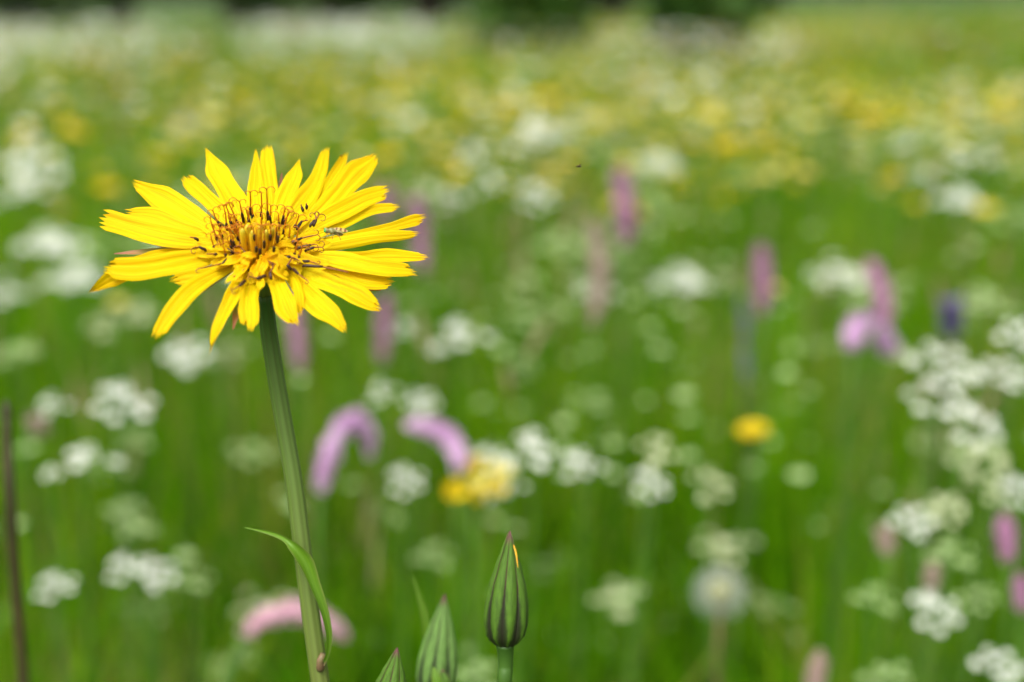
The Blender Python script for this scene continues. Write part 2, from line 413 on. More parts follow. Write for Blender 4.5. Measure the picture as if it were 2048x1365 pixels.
# ------------------------------------------------------------------ the main goat's-beard flower
FC = at(515, 507, .270)                       # middle of the flower head
Vv = (CAM - FC).normalized()
Uu = (UP - Vv * UP.dot(Vv)).normalized()
EL = R(39)
NN = (Vv * math.sin(EL) + Uu * math.cos(EL)).normalized()    # axis of the head, tipped towards the camera
MM = .001
root = thing('goats_beard_flower', "large yellow goat's-beard flower on a tall ribbed green stem, in sharp focus", 'flower', at(652, 1990, .33))
root.location.z = 0
def disc(px, py, h): return on_plane(px, py, FC + NN * (h * MM), NN)
def side_for(mid, i, mix=.5, roll=0.0):
    t = (mid[min(i + 1, len(mid) - 1)] - mid[max(i - 1, 0)]).normalized()
    n = (NN * (1 - mix) + (CAM - mid[i]).normalized() * mix)
    n = (n - t * n.dot(t)).normalized()
    s = t.cross(n).normalized()
    if roll:
        q = Matrix.Rotation(roll, 3, t); s = q @ s; n = q @ n
    return t, s, n
def px_scale(p, s, t):
    """metres per photo pixel of apparent width for a ribbon with side s and tangent t at p"""
    a, _ = project(p); b, _ = project(p + s * .001); c, _ = project(p + t * .001)
    tv = (c - a); tv = tv.normalized() if tv.length > 1e-6 else Vector((1, 0))
    w_ = abs((b - a).x * tv.y - (b - a).y * tv.x)
    return .001 / max(w_, 3.0)
def petal(pts, wk, hs_, mat, teeth=1.15, cup=.18, ridge=.075, mix=.5, twist=0.0, name='petal', nx=11, n=20, cupt=None, skew=None):
    """pts: base..tip in the photo, wk: full widths (px) at t keys, hs_: heights over the disc (mm)"""
    keys = [disc(x, y, h) for (x, y), h in zip(pts, hs_)]
    mid = crom(keys, n); S, Nn, W = [], [], []; wph = random.uniform(0, 6.28); wob = random.uniform(.05, .12) if teeth else .02
    for i, p in enumerate(list(mid)):
        tt = i / n
        t, s, nn_ = side_for(mid, i, mix, twist * max(0, tt - .45) / .55)
        S.append(s); Nn.append(nn_)
        W.append(min((.5 if name != 'bract' else .53) * (1 + wob * math.sin(tt * 9 + wph)) * lerp_keys(wk, tt) * px_scale(p, s, t), .0042)); mid[i] = p + s * (W[-1] * wob * 1.6 * math.sin(tt * 6 + wph * 2))
    cups = [cup * (1 - .3 * i / n) if cupt is None else cup + (cupt - cup) * i / n for i in range(n + 1)]
    mb = MB(); mb.strip(mid, S, Nn, W, nx, cups, ridge, teeth * MM, x0=random.uniform(-.45, .45), skew=(skew if skew is not None else random.uniform(-1.0, 1.0)) * MM * min(1, wk[-1][1] / 14))
    return rel(mb.build(name, mat, root), root)
def wk(b, m1, m2, t, tip): return [(0, b), (.35, m1), (.7, m2), (.93, t), (1, tip)]
PETALS = [  # photo points base..tip, width keys, heights (mm), cup
    ([(455, 492), (375, 480), (292, 458), (206, 440)], wk(22, 40, 50, 46, 42), (2.0, 3.2, 3.4, 3.0), .22),
    ([(450, 484), (385, 462), (320, 442), (258, 432)], wk(18, 40, 44, 34, 26), (1.0, 1.8, 1.8, 1.6), .15),
    ([(452, 470), (385, 432), (328, 402), (269, 367)], wk(18, 48, 50, 26, 14), (1.5, 2.6, 2.8, 3.0), .2),
    ([(440, 474), (390, 452), (335, 430), (292, 421)], wk(14, 26, 30, 18, 8), (.8, 1.2, 1.0, 1.0), .1),
    ([(478, 462), (440, 424), (404, 386), (371, 356)], wk(16, 34, 33, 27, 20), (1.5, 2.4, 3.0, 3.0), .25),
    ([(493, 456), (468, 404), (441, 350), (412, 300)], wk(20, 50, 46, 13, 3), (1.2, 2.4, 3.2, 4.2), .2),
    ([(515, 456), (515, 405), (513, 350), (511, 301)], wk(18, 36, 26, 9, 2), (1.5, 2.6, 3.5, 4.5), .22),
    ([(530, 456), (541, 405), (540, 345), (535, 295)], wk(18, 34, 30, 23, 19), (1.2, 2.2, 3.2, 4.2), .15),
    ([(550, 458), (570, 402), (585, 358), (598, 321)], wk(18, 42, 32, 10, 3), (1.5, 2.5, 3.2, 4.0), .22),
    ([(562, 460), (608, 400), (637, 348), (653, 299)], wk(18, 42, 30, 17, 12), (1.3, 2.3, 3.0, 4.0), .2),
    ([(590, 452), (640, 392), (668, 348), (689, 309)], wk(10, 15, 19, 17, 12), (.8, 1.6, 2.6, 3.6), .45),
    ([(590, 466), (665, 402), (712, 353), (750, 313)], wk(20, 46, 48, 26, 16), (1.5, 2.6, 3.4, 4.2), .2),
    ([(595, 476), (668, 430), (722, 398), (773, 386)], wk(20, 44, 33, 32, 26), (1.8, 2.8, 3.2, 3.0), .22),
    ([(610, 482), (690, 445), (745, 422), (793, 415)], wk(12, 24, 18, 16, 11), (.8, 1.4, 1.8, 2.2), .4),
    ([(600, 492), (700, 473), (775, 457), (846, 438)], wk(12, 17, 17, 26, 17), (1.0, 1.6, 2.0, 2.0), .3),
    ([(600, 497), (715, 479), (780, 472), (834, 467)], wk(18, 28, 21, 15, 9), (2.2, 2.8, 3.0, 2.6), -.3),
    ([(600, 510), (705, 518), (768, 512), (850, 516)], wk(14, 22, 28, 15, 8), (1.0, 1.8, 2.4, 2.2), .35),
    ([(595, 512), (690, 522), (760, 534), (825, 544)], wk(18, 36, 38, 26, 17), (2.0, 2.8, 2.8, 2.0), .2),
    ([(590, 518), (670, 542), (730, 558), (781, 564)], wk(12, 24, 33, 32, 20), (.5, .8, .8, .5), .2),
    ([(570, 524), (645, 562), (705, 589), (758, 616)], wk(18, 40, 44, 28, 12), (1.8, 2.6, 2.2, 1.2), .22),
    ([(556, 527), (610, 578), (652, 625), (688, 661)], wk(18, 42, 44, 26, 12), (1.6, 2.4, 2.0, 1.2), .22),
    ([(556, 528), (588, 560), (598, 594), (603, 626)], wk(10, 17, 20, 16, 9), (1.4, 2.6, 2.2, 1.2), .4),
    ([(536, 530), (550, 566), (570, 608), (592, 646)], wk(18, 38, 42, 27, 12), (2.4, 3.0, 2.4, 1.2), .2),
    ([(514, 530), (505, 568), (499, 612), (496, 655)], wk(18, 36, 45, 34, 20), (2.2, 2.8, 2.2, 1.0), .18),
    ([(492, 530), (468, 590), (440, 645), (422, 701)], wk(14, 32, 25, 12, 5), (1.6, 2.0, .6, -2.0), .3),
    ([(478, 528), (392, 573), (347, 618), (316, 672)], wk(18, 33, 36, 29, 21), (2.0, 2.4, .8, -1.6), .22),
    ([(478, 520), (430, 543), (388, 555), (347, 562)], wk(16, 30, 32, 26, 14), (1.4, 2.0, 2.0, 1.4), .2),
    ([(460, 505), (355, 528), (285, 538), (216, 534)], wk(20, 44, 48, 40, 24), (2.6, 3.2, 2.8, 2.0), .2),
    ([(440, 512), (310, 534), (235, 550), (183, 583)], wk(14, 32, 36, 17, 4), (1.0, 1.0, .4, -2.2), .35),
    ([(450, 498), (370, 505), (310, 512), (262, 518)], wk(10, 20, 18, 11, 5), (.6, .8, .8, .6), .3),
]
tw = {24: 1.5, 28: -.8, 16: -.5, 10: .6}
for i, (pts, k, h, c) in enumerate(PETALS):
    petal(pts, k, h, M_PETAL, cup=c, twist=tw.get(i, random.uniform(-.4, .4)), mix=.55)
INNER = [   # short ligules round the middle
    ([(530, 512), (524, 530), (517, 554)], wk(8, 20, 23, 22, 21), (5.0, 5.6, 4.2)),
    ([(508, 508), (490, 521), (476, 541)], wk(8, 22, 26, 24, 22), (4.6, 5.0, 3.6)),
    ([(536, 508), (556, 519), (575, 535)], wk(8, 22, 25, 22, 18), (5.0, 5.6, 4.4)),
    ([(548, 500), (578, 506), (607, 516)], wk(8, 20, 22, 18, 14), (4.6, 5.0, 3.8)),
    ([(550, 498), (568, 488), (585, 489)], wk(6, 12, 14, 12, 10), (5.0, 6.2, 5.6)),
    ([(516, 520), (509, 545), (501, 568)], wk(8, 18, 21, 20, 18), (4.0, 4.2, 3.2)),
    ([(500, 520), (486, 546), (470, 562)], wk(6, 15, 18, 17, 12), (3.4, 3.6, 3.0)),
    ([(544, 518), (558, 537), (570, 554)], wk(6, 16, 19, 17, 14), (4.2, 4.6, 3.6)),
    ([(560, 514), (586, 528), (604, 543)], wk(8, 18, 21, 18, 14), (3.6, 4.0, 3.2)),
    ([(530, 510), (545, 504), (558, 502)], wk(6, 12, 15, 13, 10), (6.0, 6.6, 6.0)),
    ([(512, 512), (498, 510), (487, 514)], wk(6, 12, 13, 12, 10), (5.6, 6.2, 5.6)),
    ([(485, 500), (440, 490), (388, 484)], wk(10, 24, 26, 20, 16), (3.2, 3.8, 3.6)),
    ([(482, 506), (440, 504), (392, 506)], wk(10, 22, 26, 22, 16), (3.6, 4.0, 3.8)),
    ([(484, 494), (445, 472), (405, 452)], wk(10, 24, 26, 20, 14), (2.8, 3.4, 3.4)),
    ([(488, 512), (452, 524), (420, 536)], wk(10, 20, 24, 20, 16), (3.0, 3.4, 3.0)),
    ([(540, 524), (552, 548), (562, 572)], wk(8, 16, 20, 17, 12), (3.0, 3.4, 2.6)),
    ([(528, 526), (532, 546), (536, 566)], wk(8, 16, 18, 16, 12), (2.8, 3.2, 2.8)),
    ([(570, 508), (615, 520), (655, 532)], wk(10, 22, 26, 22, 16), (2.8, 3.4, 3.2)),
    ([(565, 492), (610, 480), (650, 462)], wk(10, 22, 24, 20, 12), (3.0, 3.6, 3.4)),
    ([(568, 498), (615, 494), (660, 486)], wk(10, 20, 24, 18, 12), (3.2, 3.8, 3.6)),
    ([(500, 478), (470, 452), (440, 428)], wk(10, 24, 24, 18, 14), (2.6, 3.4, 3.6)),
    ([(520, 474), (518, 440), (518, 408)], wk(10, 24, 24, 18, 12), (2.6, 3.4, 3.6)),
    ([(540, 476), (560, 442), (578, 412)], wk(10, 24, 24, 18, 12), (2.6, 3.4, 3.6)),
    ([(556, 482), (590, 452), (620, 428)], wk(10, 24, 24, 18, 12), (2.6, 3.4, 3.6)),
]
for pts, k, h in INNER:
    petal(pts, k, h, M_INNER, teeth=.3, cup=.25, mix=.45, name='inner_petal', nx=11, n=9)
rnd0 = random.Random(77)
for k in range(18):        # more short, untidy ligules all round the golden middle
    ph = 6.283 * k / 18 + rnd0.uniform(-.15, .15); r0_, r1_ = rnd0.uniform(30, 44), rnd0.uniform(70, 118)
    q = lambda r: (517 + r * math.cos(ph), 508 - r * math.sin(ph) * .62)
    petal([q(r0_), q((r0_ + r1_) / 2), q(r1_)], wk(8, 15, 17, 14, 10), (3.8, 4.8 + rnd0.uniform(-.4, .8), 4.2 + rnd0.uniform(-.8, .8)), M_INNER, teeth=.5, cup=.35, mix=.45, name='inner_petal', nx=9, n=9, twist=rnd0.uniform(-.6, .6))
# unopened florets standing in the middle
def closed_floret(px, py, htip, lean):
    a = disc(px, py, 3.0); b = a + NN * (htip * MM) + RIGHT * (lean * MM)
    mb = MB(); P = crom([a, a.lerp(b, .4) + RIGHT * (lean * .12 * MM), a.lerp(b, .8), b], 10)
    mb.tube(P, [.00036, .0004, .00044, .00048, .00052, .00056, .00058, .00056, .00050, .00036, .00012], 10, ribs=5, ribd=.14)
    rel(mb.build('closed_floret', M_FLORET, root), root)
g = NG('floret_green'); uvv, u, v = g.uv()
col = g.ramp(v, [(0, (.86, .40, .003)), (.5, (.84, .50, .006)), (.75, (.66, .48, .015)), (.92, (.42, .40, .03)), (1, (.60, .42, .02))])
st = g.math('MULTIPLY_ADD', g.math('SINE', g.math('MULTIPLY', u, 31.4)), .5, .5)
M_FLORET = g.finish(g.mix(g.math('MULTIPLY', st, .45), col, (.85, .58, .02)), .45, .2)
for a in ((494, 512, 6.4, -.9), (500, 508, 6.9, -.5), (507, 514, 6.2, -.2), (519, 508, 6.8, .2), (527, 513, 6.2, .5), (535, 509, 6.4, .9)):
    closed_floret(*a)
# soft yellow mound of floret tubes that closes the middle
mb = MB()
for k in range(120):
    r = 6.4 * (k / 120) ** .5; ph = k * 2.39996
    p = FC + NN * .0004 + (RIGHT * math.cos(ph) + RIGHT.cross(NN).normalized() * math.sin(ph)) * (r * MM) + NN * (-.2 * MM)
    q = p + NN * ((4.9 - .05 * r * r + random.uniform(-.9, .9)) * MM) + (p - FC) * .16
    mb.tube([p, p.lerp(q, .5), q], [.0004, .00048, .0003], 6)
rel(mb.build('floret_tubes', M_INNER, root), root)
# stamens: dark anther tube + orange style that forks into two curls
def z5(u, v): return (380 + u / 5.935, 360 + v / 5.935)
def stamen(b, a, f, curl=(1, 1), lying=False, h=3.6, brown=False):
    b, a, f = z5(*b), z5(*a), z5(*f)
    B = disc(b[0], b[1], h if lying or not (740 < (b[0] - 380) * 5.935 < 1060 and (b[1] - 360) * 5.935 > 620) else 7.6)
    if lying: A = disc(a[0], a[1], h + .5); Fk = disc(f[0], f[1], h + .9)
    else:
        pn = NN.cross(RIGHT).normalized(); A = on_plane(a[0], a[1], B, pn); Fk = on_plane(f[0], f[1], B, pn)
    root_p = B + (B - A) * .35 - NN * .0012
    mb = MB(); mb.tube(crom([B.lerp(root_p, .3), B, B.lerp(A, .5), A], 6), [.00016, .00026, .00030, .00031, .00030, .00028, .00020], 7)
    an = rel(mb.build('stamen', M_ANTHER, root), root)
    mb = MB(); j = RIGHT * random.uniform(-.00012, .00012)
    P = crom([A - (A - B) * .1, A.lerp(Fk, .5) + j, Fk], 8)
    mb.tube(P, [.00015] * 6 + [.00012] * 3, 6)
    d = (Fk - A).normalized(); view = (CAM - Fk).normalized()
    sd_ = d.cross(view).normalized()
    for sg, on in zip((-1, 1), curl):
        if not on: continue
        r = .00078 * random.uniform(.75, 1.2) * on; cpt = []
        ang = random.uniform(3.9, 5.2)
        for q in range(13):
            th = ang * q / 12; rr = r * (1 - .25 * q / 12)
            cpt.append(Fk + sd_ * (sg * (r - rr * math.cos(th))) + d * (rr * math.sin(th) * 1.05) + view * (.0002 * math.sin(th + sg)))
        mb.tube(cpt, [.000095 - .00004 * q / 12 for q in range(13)], 5)
    st_ = mb.build('style', M_STYLED if brown else M_STYLE, an)
    st_.matrix_parent_inverse = Matrix.Identity(4)
    # part of a part already carried by the flower
for s in [
    ((360, 560), (325, 490), (275, 375)), ((335, 730), (300, 650), (242, 462)), ((442, 590), (430, 510), (402, 325)),
    ((492, 540), (475, 480), (432, 318)), ((570, 540), (545, 470), (462, 278), (.6, 1)), ((635, 490), (615, 385), (590, 272)),
    ((750, 470), (745, 410), (735, 338)), ((845, 460), (845, 380), (845, 150), (.3, 0)), ((930, 480), (920, 370), (910, 125)),
    ((955, 520), (945, 420), (958, 325), (1.0, .8)), ((722, 400), (712, 330), (715, 160), (.6, .9)), ((1055, 570), (1055, 500), (1050, 410), (.9, 0)),
    ((1095, 530), (1112, 420), (1128, 345), (1.1, 1.2)), ((1220, 600), (1255, 530), (1290, 435), (.9, 1)), ((1092, 670), (1110, 590), (1165, 385), (1, .9)),
    ((1020, 690), (1025, 615), (1030, 560), (.8, 0)), ((880, 790), (880, 720), (872, 562)), ((765, 700), (765, 650), (750, 572)),
    ((785, 840), (790, 790), (792, 600)), ((830, 862), (830, 815), (842, 565)), ((995, 835), (1000, 790), (1018, 575), (0, .8)),
    ((955, 700), (955, 650), (950, 565)), ((612, 770), (595, 710), (560, 595)), ((555, 745), (540, 700), (520, 565)),
    ((500, 560), (485, 490), (490, 435)), ((390, 750), (380, 700), (345, 615)), ((1165, 735), (1175, 690), (1185, 560), (.8, 0)),
    ((1122, 560), (1120, 470), (1180, 390), (.8, 1.1)), ((660, 800), (655, 760), (625, 625), (.7, .8)), ((700, 500), (690, 440), (665, 350), (.6, .4)),
]: stamen(*s)
for s in [
    ((1275, 570), (1330, 490), (1400, 480), (0, 0)), ((1200, 750), (1330, 690), (1500, 655), (.8, .8)), ((1290, 810), (1440, 772), (1480, 765), (0, .9)),
    ((1380, 832), (1480, 800), (1560, 802), (.8, .6)), ((505, 862), (440, 820), (345, 770), (.7, 1)), ((672, 884), (640, 850), (596, 800), (.9, 1.2)),
    ((1120, 930), (1195, 910), (1300, 962), (0, .5)), ((680, 1062), (620, 1092), (515, 1150), (0, 0)), ((890, 1140), (795, 1172), (715, 1150), (.5, .4)),
    ((960, 1160), (950, 1095), (990, 1010), (.6, .5)), ((1000, 1030), (972, 1000), (925, 960), (0, 0)), ((490, 900), (380, 1000), (90, 1060), (.5, 0)),
    ((650, 1200), (590, 1260), (505, 1310), (.5, .3)), ((1360, 1020), (1580, 1032), (1880, 1098), (0, 0)), ((1230, 1060), (1290, 1120), (1400, 1200), (0, .5)),
    ((1430, 540), (1480, 480), (1530, 420), (.7, .9)), ((1470, 530), (1500, 470), (1480, 410), (.8, .6)), ((1340, 970), (1420, 965), (1520, 1000), (.4, 0)),
    ((320, 885), (290, 882), (200, 880), (0, 0)), ((90, 710), (50, 690), (0, 680), (0, 0)), ((180, 830), (100, 795), (30, 815), (.6, 0)),
    ((1340, 360), (1325, 320), (1318, 290), (0, 0)), ((1385, 330), (1385, 300), (1385, 280), (0, 0)), ((1190, 1050), (1150, 1010), (1210, 930), (0, .5)),
]: stamen(*s, lying=True, h=4.6, brown=True)
for k in range(22):
    ph = rnd0.uniform(-.5, 3.64); rr_ = rnd0.uniform(50, 92)
    bx, by = 517 + rr_ * math.cos(ph), 506 - rr_ * .62 * math.sin(ph)
    tz = lambda x, y: ((x - 380) * 5.935, (y - 360) * 5.935)
    o_ = math.cos(ph) * 9
    stamen(tz(bx, by), tz(bx + o_ * .4, by - 11), tz(bx + o_, by - rnd0.uniform(22, 34)), (rnd0.uniform(.5, 1), rnd0.uniform(0, 1)), h=4.0)
# green bracts behind the ray petals
BR = [((450, 505), (330, 503), (228, 508), 16), ((470, 478), (415, 436), (366, 403), 11), ((535, 470), (556, 400), (564, 346), 13), ((450, 498), (350, 495), (272, 476), 13),
      ((580, 470), (626, 420), (662, 372), 14), ((600, 505), (705, 478), (748, 456), 14), ((570, 522), (690, 566), (762, 581), 22), ((590, 512), (720, 533), (806, 529), 15),
      ((500, 535), (478, 600), (466, 660), 20), ((480, 525), (410, 575), (372, 604), 17)]
for a, b, c, w_ in BR:
    petal([a, b, c], [(0, w_), (.4, w_ * 1.1), (.8, w_ * .6), (1, 1.5)], (-1.5, -.6, -.4), M_FBRACT, teeth=0, cup=.45, mix=.5, name='bract', nx=7, n=10)
# the cup under the head and the stem
DST = [(.276), .2795, .2815, .283, .2835, .284, .2845, .285, .2855]
sp = [(529, 588), (537, 660), (551, 750), (569, 855), (587, 960), (600, 1060), (616, 1190), (630, 1290), (642, 1375)]
SP = [at(x, y, d) for (x, y), d in zip(sp, DST)]
mb = MB()
cupP = [SP[0], FC.lerp(SP[0], .62) , FC.lerp(SP[0], .30), FC - NN * .0002]
mb.tube(crom(cupP, 9), [.0015, .0017, .0021, .0026, .0034, .0042, .0050, .0055, .0056, .004], 24, ribs=8, ribd=.05)
rel(mb.build('receptacle', M_STEM, root), root)
low = SP[-1] + (SP[-1] - SP[-2]).normalized() * .05
stem_pts = crom(SP[::-1], 40)
stem_pts = crom([Vector((root.location.x, root.location.y, 0)), Vector((root.location.x - .001, root.location.y - .002, .18)), (stem_pts[0] + Vector((root.location.x, root.location.y, .36))) * .5 * 1.0 if False else SP[-1] + (SP[-1] - SP[-2]) * 3.2], 16)[:-1] + stem_pts if False else stem_pts
base = Vector((root.location.x, root.location.y, 0.0))
tail = crom([base, base.lerp(SP[-1], .33) + Vector((-.004, 0, 0)), base.lerp(SP[-1], .7) + Vector((-.002, .001, 0)), SP[-1]], 14)[:-1]
full = tail + stem_pts
nf = len(full)
mb = MB(); mb.tube(full, [.0022 - .0004 * min(1, i / len(tail)) if i < len(tail) else .00185 - .00025 * (i - len(tail)) / (nf - len(tail)) for i in range(nf)], 28, ribs=9, ribd=.035)
rel(mb.build('stem', M_STEM, root), root)
# the clasping stem leaf
lp = [(642, 1335), (654, 1307), (655, 1267), (642, 1214), (626, 1171), (607, 1120), (582, 1088), (548, 1068), (490, 1055)]
ld = [.2827, .2815, .2808, .2800, .2796, .2792, .279, .281, .284]
LP = [at(x, y, d) for (x, y), d in zip(lp, ld)]
mid = crom(LP, 30); S, Nn, W = [], [], []
lw = [(0, 7), (.125, 8), (.25, 13), (.375, 17), (.5, 22), (.625, 31), (.72, 22), (.78, 11), (.88, 9), (1, 2)]
for i, p in enumerate(mid):
    t = (mid[min(i + 1, 30)] - mid[max(i - 1, 0)]).normalized()
    n_ = (CAM - p).normalized() + RIGHT * .35; n_ = (n_ - t * n_.dot(t)).normalized(); s_ = t.cross(n_)
    q = Matrix.Rotation(.5 * math.sin(i / 30 * 5.5), 3, t); s_ = q @ s_; n_ = q @ n_
    S.append(s_); Nn.append(n_); W.append(.5 * lerp_keys(lw, i / 30) * px_scale(p, s_, t))
mb = MB(); mb.strip(mid, S, Nn, W, 9, [.5 + .5 * math.exp(-((i - 19) / 5) ** 2) for i in range(31)], 0.0)
leaf = rel(mb.build('leaf', M_LEAF, root), root)
mb = MB()
mb.tube([at(640, 1342, .2845), at(641, 1334, .2832), at(641, 1322, .2826), at(647, 1308, .2826)], [.0007, .0009, .0008, .0006], 12)
rel(mb.build('leaf_sheath', simple('sheath_pink', (.10, .09, .03), (.16, .09, .05), 400), root), root)

# ------------------------------------------------------------------ the small fly on the flower and the gnat in the air
def lathe_body(mb, pts, rad, n=14, m=0): mb.tube(crom(pts, 20), [lerp_keys(rad, i / 20) for i in range(21)], n, m)
def fly():
    c = disc(668, 473, 5.6) + NN * .0002
    fw = (disc(640, 468, 5.6) - disc(700, 476, 5.6)).normalized(); up = NN; lat = fw.cross(up).normalized()
    t = thing('fruit_fly', 'tiny grey-green fly with a bright green eye and banded wings, resting on a yellow petal', 'fly', c)
    def L(a, b, h): return c + (fw * a + lat * b + up * h) * (MM * .86)
    g = NG('fly_body'); n = g.noise(g.obj(), 2600, 3); mp = g.obj()
    mat = g.finish(g.ramp(n, [(.3, (.10, .06, .015)), (.5, (.15, .14, .04)), (.7, (.26, .26, .11))]), .5, 0, None, .4, bump=n, bstr=.4)
    mb = MB(); lathe_body(mb, [L(2.1, 0, 1.0), L(1.5, 0, 1.05), L(.7, 0, 1.15), L(-.3, 0, .95), L(-1.3, 0, .75), L(-2.0, 0, .55)],
        [(0, .00022), (.08, .0005), (.2, .00046), (.27, .00036), (.42, .00062), (.52, .00058), (.58, .00042), (.74, .00056), (.9, .0004), (1, .0001)])
    rel(mb.build('body', mat, t), t)
    me = simple('fly_eye', (.02, .28, .05), (.06, .45, .10), 2000, .15, 0, .6)
    for s in (-1, 1):
        mb = MB(); mb.ball(L(1.95, .32 * s, 1.12), fw * .00028, lat * .0002, up * .00036); rel(mb.build('eye', me, t), t)
    g = NG('fly_wing'); uvv, u, v = g.uv(); st = g.math('GREATER_THAN', g.math('SINE', g.math('MULTIPLY', v, 24.0)), .1)
    mw = g.finish(g.mix(st, (.55, .38, .12), (.20, .08, .02)), .3, .35)
    for s in (-1, 1):
        P = crom([L(.6, .35 * s, 1.5), L(-1.0, .5 * s, 1.5), L(-2.9, .6 * s, 1.2)], 10)
        mb = MB(); mb.strip(P, [(lat * .8 + up * .5 * s).normalized()] * 11, [up] * 11, [lerp_keys([(0, .0001), (.4, .00032), (.8, .00036), (1, .0001)], i / 10) for i in range(11)], 5)
        rel(mb.build('wing', mw, t), t)
    ml = simple('fly_leg', (.20, .09, .03), (.36, .18, .06), 900)
    for s in (-1, 1):
        for k, a in enumerate((.9, .3, -.4)):
            mb = MB(); mb.tube([L(a, .2 * s, .8), L(a + .4 - .5 * k, .75 * s, .95), L(a + .7 - .9 * k, 1.0 * s, .25), L(a + .9 - 1.1 * k, 1.2 * s, -.15)], [.00009, .00008, .00006, .00004], 5)
            rel(mb.build('leg', ml, t), t)
fly()
def gnat():
    c = at(1157, 333, .285)
    t = thing('gnat', 'tiny dark gnat flying in mid-air above the meadow', 'insect', c)
    mb = MB(); lathe_body(mb, [c - RIGHT * .00055, c, c + RIGHT * .0006 - UP * .00006], [(0, .00003), (.3, .00016), (.7, .00018), (1, .00007)], 8)
    rel(mb.build('body', M_ANTHER, t), t)
    for s in (-1, 1):
        P = [c, c + RIGHT * .0003 + UP * .0003 + FWD * (.0003 * s), c + RIGHT * .0006 + UP * .00042 + FWD * (.0006 * s)]
        mb = MB(); mb.strip(P, [RIGHT] * 3, [FWD] * 3, [.00005, .00013, .00006], 3)
        rel(mb.build('wing', M_STALKBR, t), t)
gnat()

# ------------------------------------------------------------------ goat's-beard buds
def bud(base_px, tip_px, d, rad_px, label, mat, stalk_px, dark=False, name='flower_bud', gap=.0, sr=.0017):
    B, T = at(*base_px, d), at(*tip_px, d)
    ax = (T - B); Ln = ax.length; ax.normalize()
    sps = [at(x, y, dd) for x, y, dd in stalk_px]
    gx, gy = sps[-1].x, sps[-1].y
    t = thing(name, label, 'flower bud', (gx, gy, 0), 'goat\'s-beard buds')
    r0 = rad_px * d / F_PX
    prof = [(0, .42), (.03, .66), (.09, .88), (.2, 1.0), (.34, 1.0), (.52, .86), (.7, .60), (.85, .34), (.95, .14), (1.0, .03)]
    a = ax.orthogonal().normalized(); b = ax.cross(a)
    v0 = (CAM - B).normalized(); phc = math.atan2(v0.dot(b), v0.dot(a))
    for k in range(8):
        ph = phc + R(12) + k * math.pi / 4; mb = MB(); rows = []; nv, nu = 22, 9
        tipl = 1.0 - .015 * (k % 3)
        for i in range(nv + 1):
            tt = i / nv; r = lerp_keys(prof, tt) * r0
            row = []
            for j in range(nu):
                x = 2 * j / (nu - 1) - 1; ang = ph + x * math.pi / 8 * (1.06 if k % 2 else 1.0)
                bulge = 1 + .11 * (1 - x * x) + .06 * math.exp(-(x / .2) ** 2) + (.012 if k % 2 else 0)
                if k % 2: bulge -= .03 * abs(x) ** 6
                twist = .18 * tt ** 3
                p = B + ax * (Ln * tt * tipl) + (a * math.cos(ang + twist) + b * math.sin(ang + twist)) * (r * bulge * .93)
                row.append(mb.vert(p, (j / (nu - 1), tt)))
            rows.append(row)
        for i in range(nv):
            for j in range(nu - 1): mb.face((rows[i][j], rows[i][j + 1], rows[i + 1][j + 1], rows[i + 1][j]))
        rel(mb.build('bract', mat, t), t)
    pts = crom([B + ax * (.02 * Ln)] + sps, 24); base_ = Vector((gx, gy, 0))
    pts += [pts[-1].lerp(base_ , q) for q in (.35, .7, 1.0)]
    n = len(pts)
    mb = MB(); mb.tube(pts, [sr * (1 + .32 * math.exp(-i / 2.4)) for i in range(n)], 18, ribs=8, ribd=.03)
    rel(mb.build('stalk', M_BUDSTALK, t), t)
    return t, B, T, ax, a, b, r0
t, B, T, ax, a, b, r0 = bud((1010, 1292), (1020, 1061), .285, 42, 'striped green flower bud standing free and tallest of the three closed buds', M_BUD, [(1011, 1330, .286), (1008, 1400, .287), (1004, 1700, .30), (1004, 1990, .315)], sr=.00145)
P = [at(1027, 1090, .2832), at(1032, 1107, .2822), at(1036, 1136, .2812)]
mb = MB(); mb.strip(crom(P, 6), [RIGHT] * 7, [-FWD] * 7, [.00006, .00013, .00017, .00017, .00013, .00009, .00004], 5, -.5); rel(mb.build('petal_tip', M_TIP, t), t)
t, B, T, ax, a, b, r0 = bud((868, 1395), (890, 1187), .318, 38, 'soft pale green bud with a pinkish tip, between the other two closed buds', M_BUDPALE, [(866, 1440, .319), (862, 1700, .33), (862, 1990, .345)])
P = [at(x, y, .322) for x, y in ((856, 1300), (850, 1235), (838, 1190), (825, 1152))]
mb = MB(); mb.strip(crom(P, 10), [RIGHT] * 11, [-FWD] * 11, [.0009, .0009, .00085, .0008, .0008, .0007, .0006, .0005, .0004, .0003, .0001], 5, .4); rel(mb.build('leaf', M_LEAF, t), t)
for px_, c_ in ((885, M_BUD), (868, M_LEAF)):
    P = [at(px_ + 12, 1420, .312), at(px_ + 6, 1370, .311), at(px_ - 1, 1340 - (5 if c_ is M_LEAF else 0), .312)]
    mb = MB(); mb.strip(crom(P, 8), [(RIGHT + UP * .3).normalized()] * 9, [-FWD] * 9, [.0014, .0014, .0014, .0013, .0012, .0011, .0009, .0006, .0002], 5, -.5); rel(mb.build('leaf', c_, t), t)
bud((768, 1460), (795, 1295), .283, 38, 'lowest green bud with purple-brown edges, its tip just showing beside the pale bud', M_BUD, [(764, 1520, .284), (750, 1750, .30), (750, 1990, .315)])

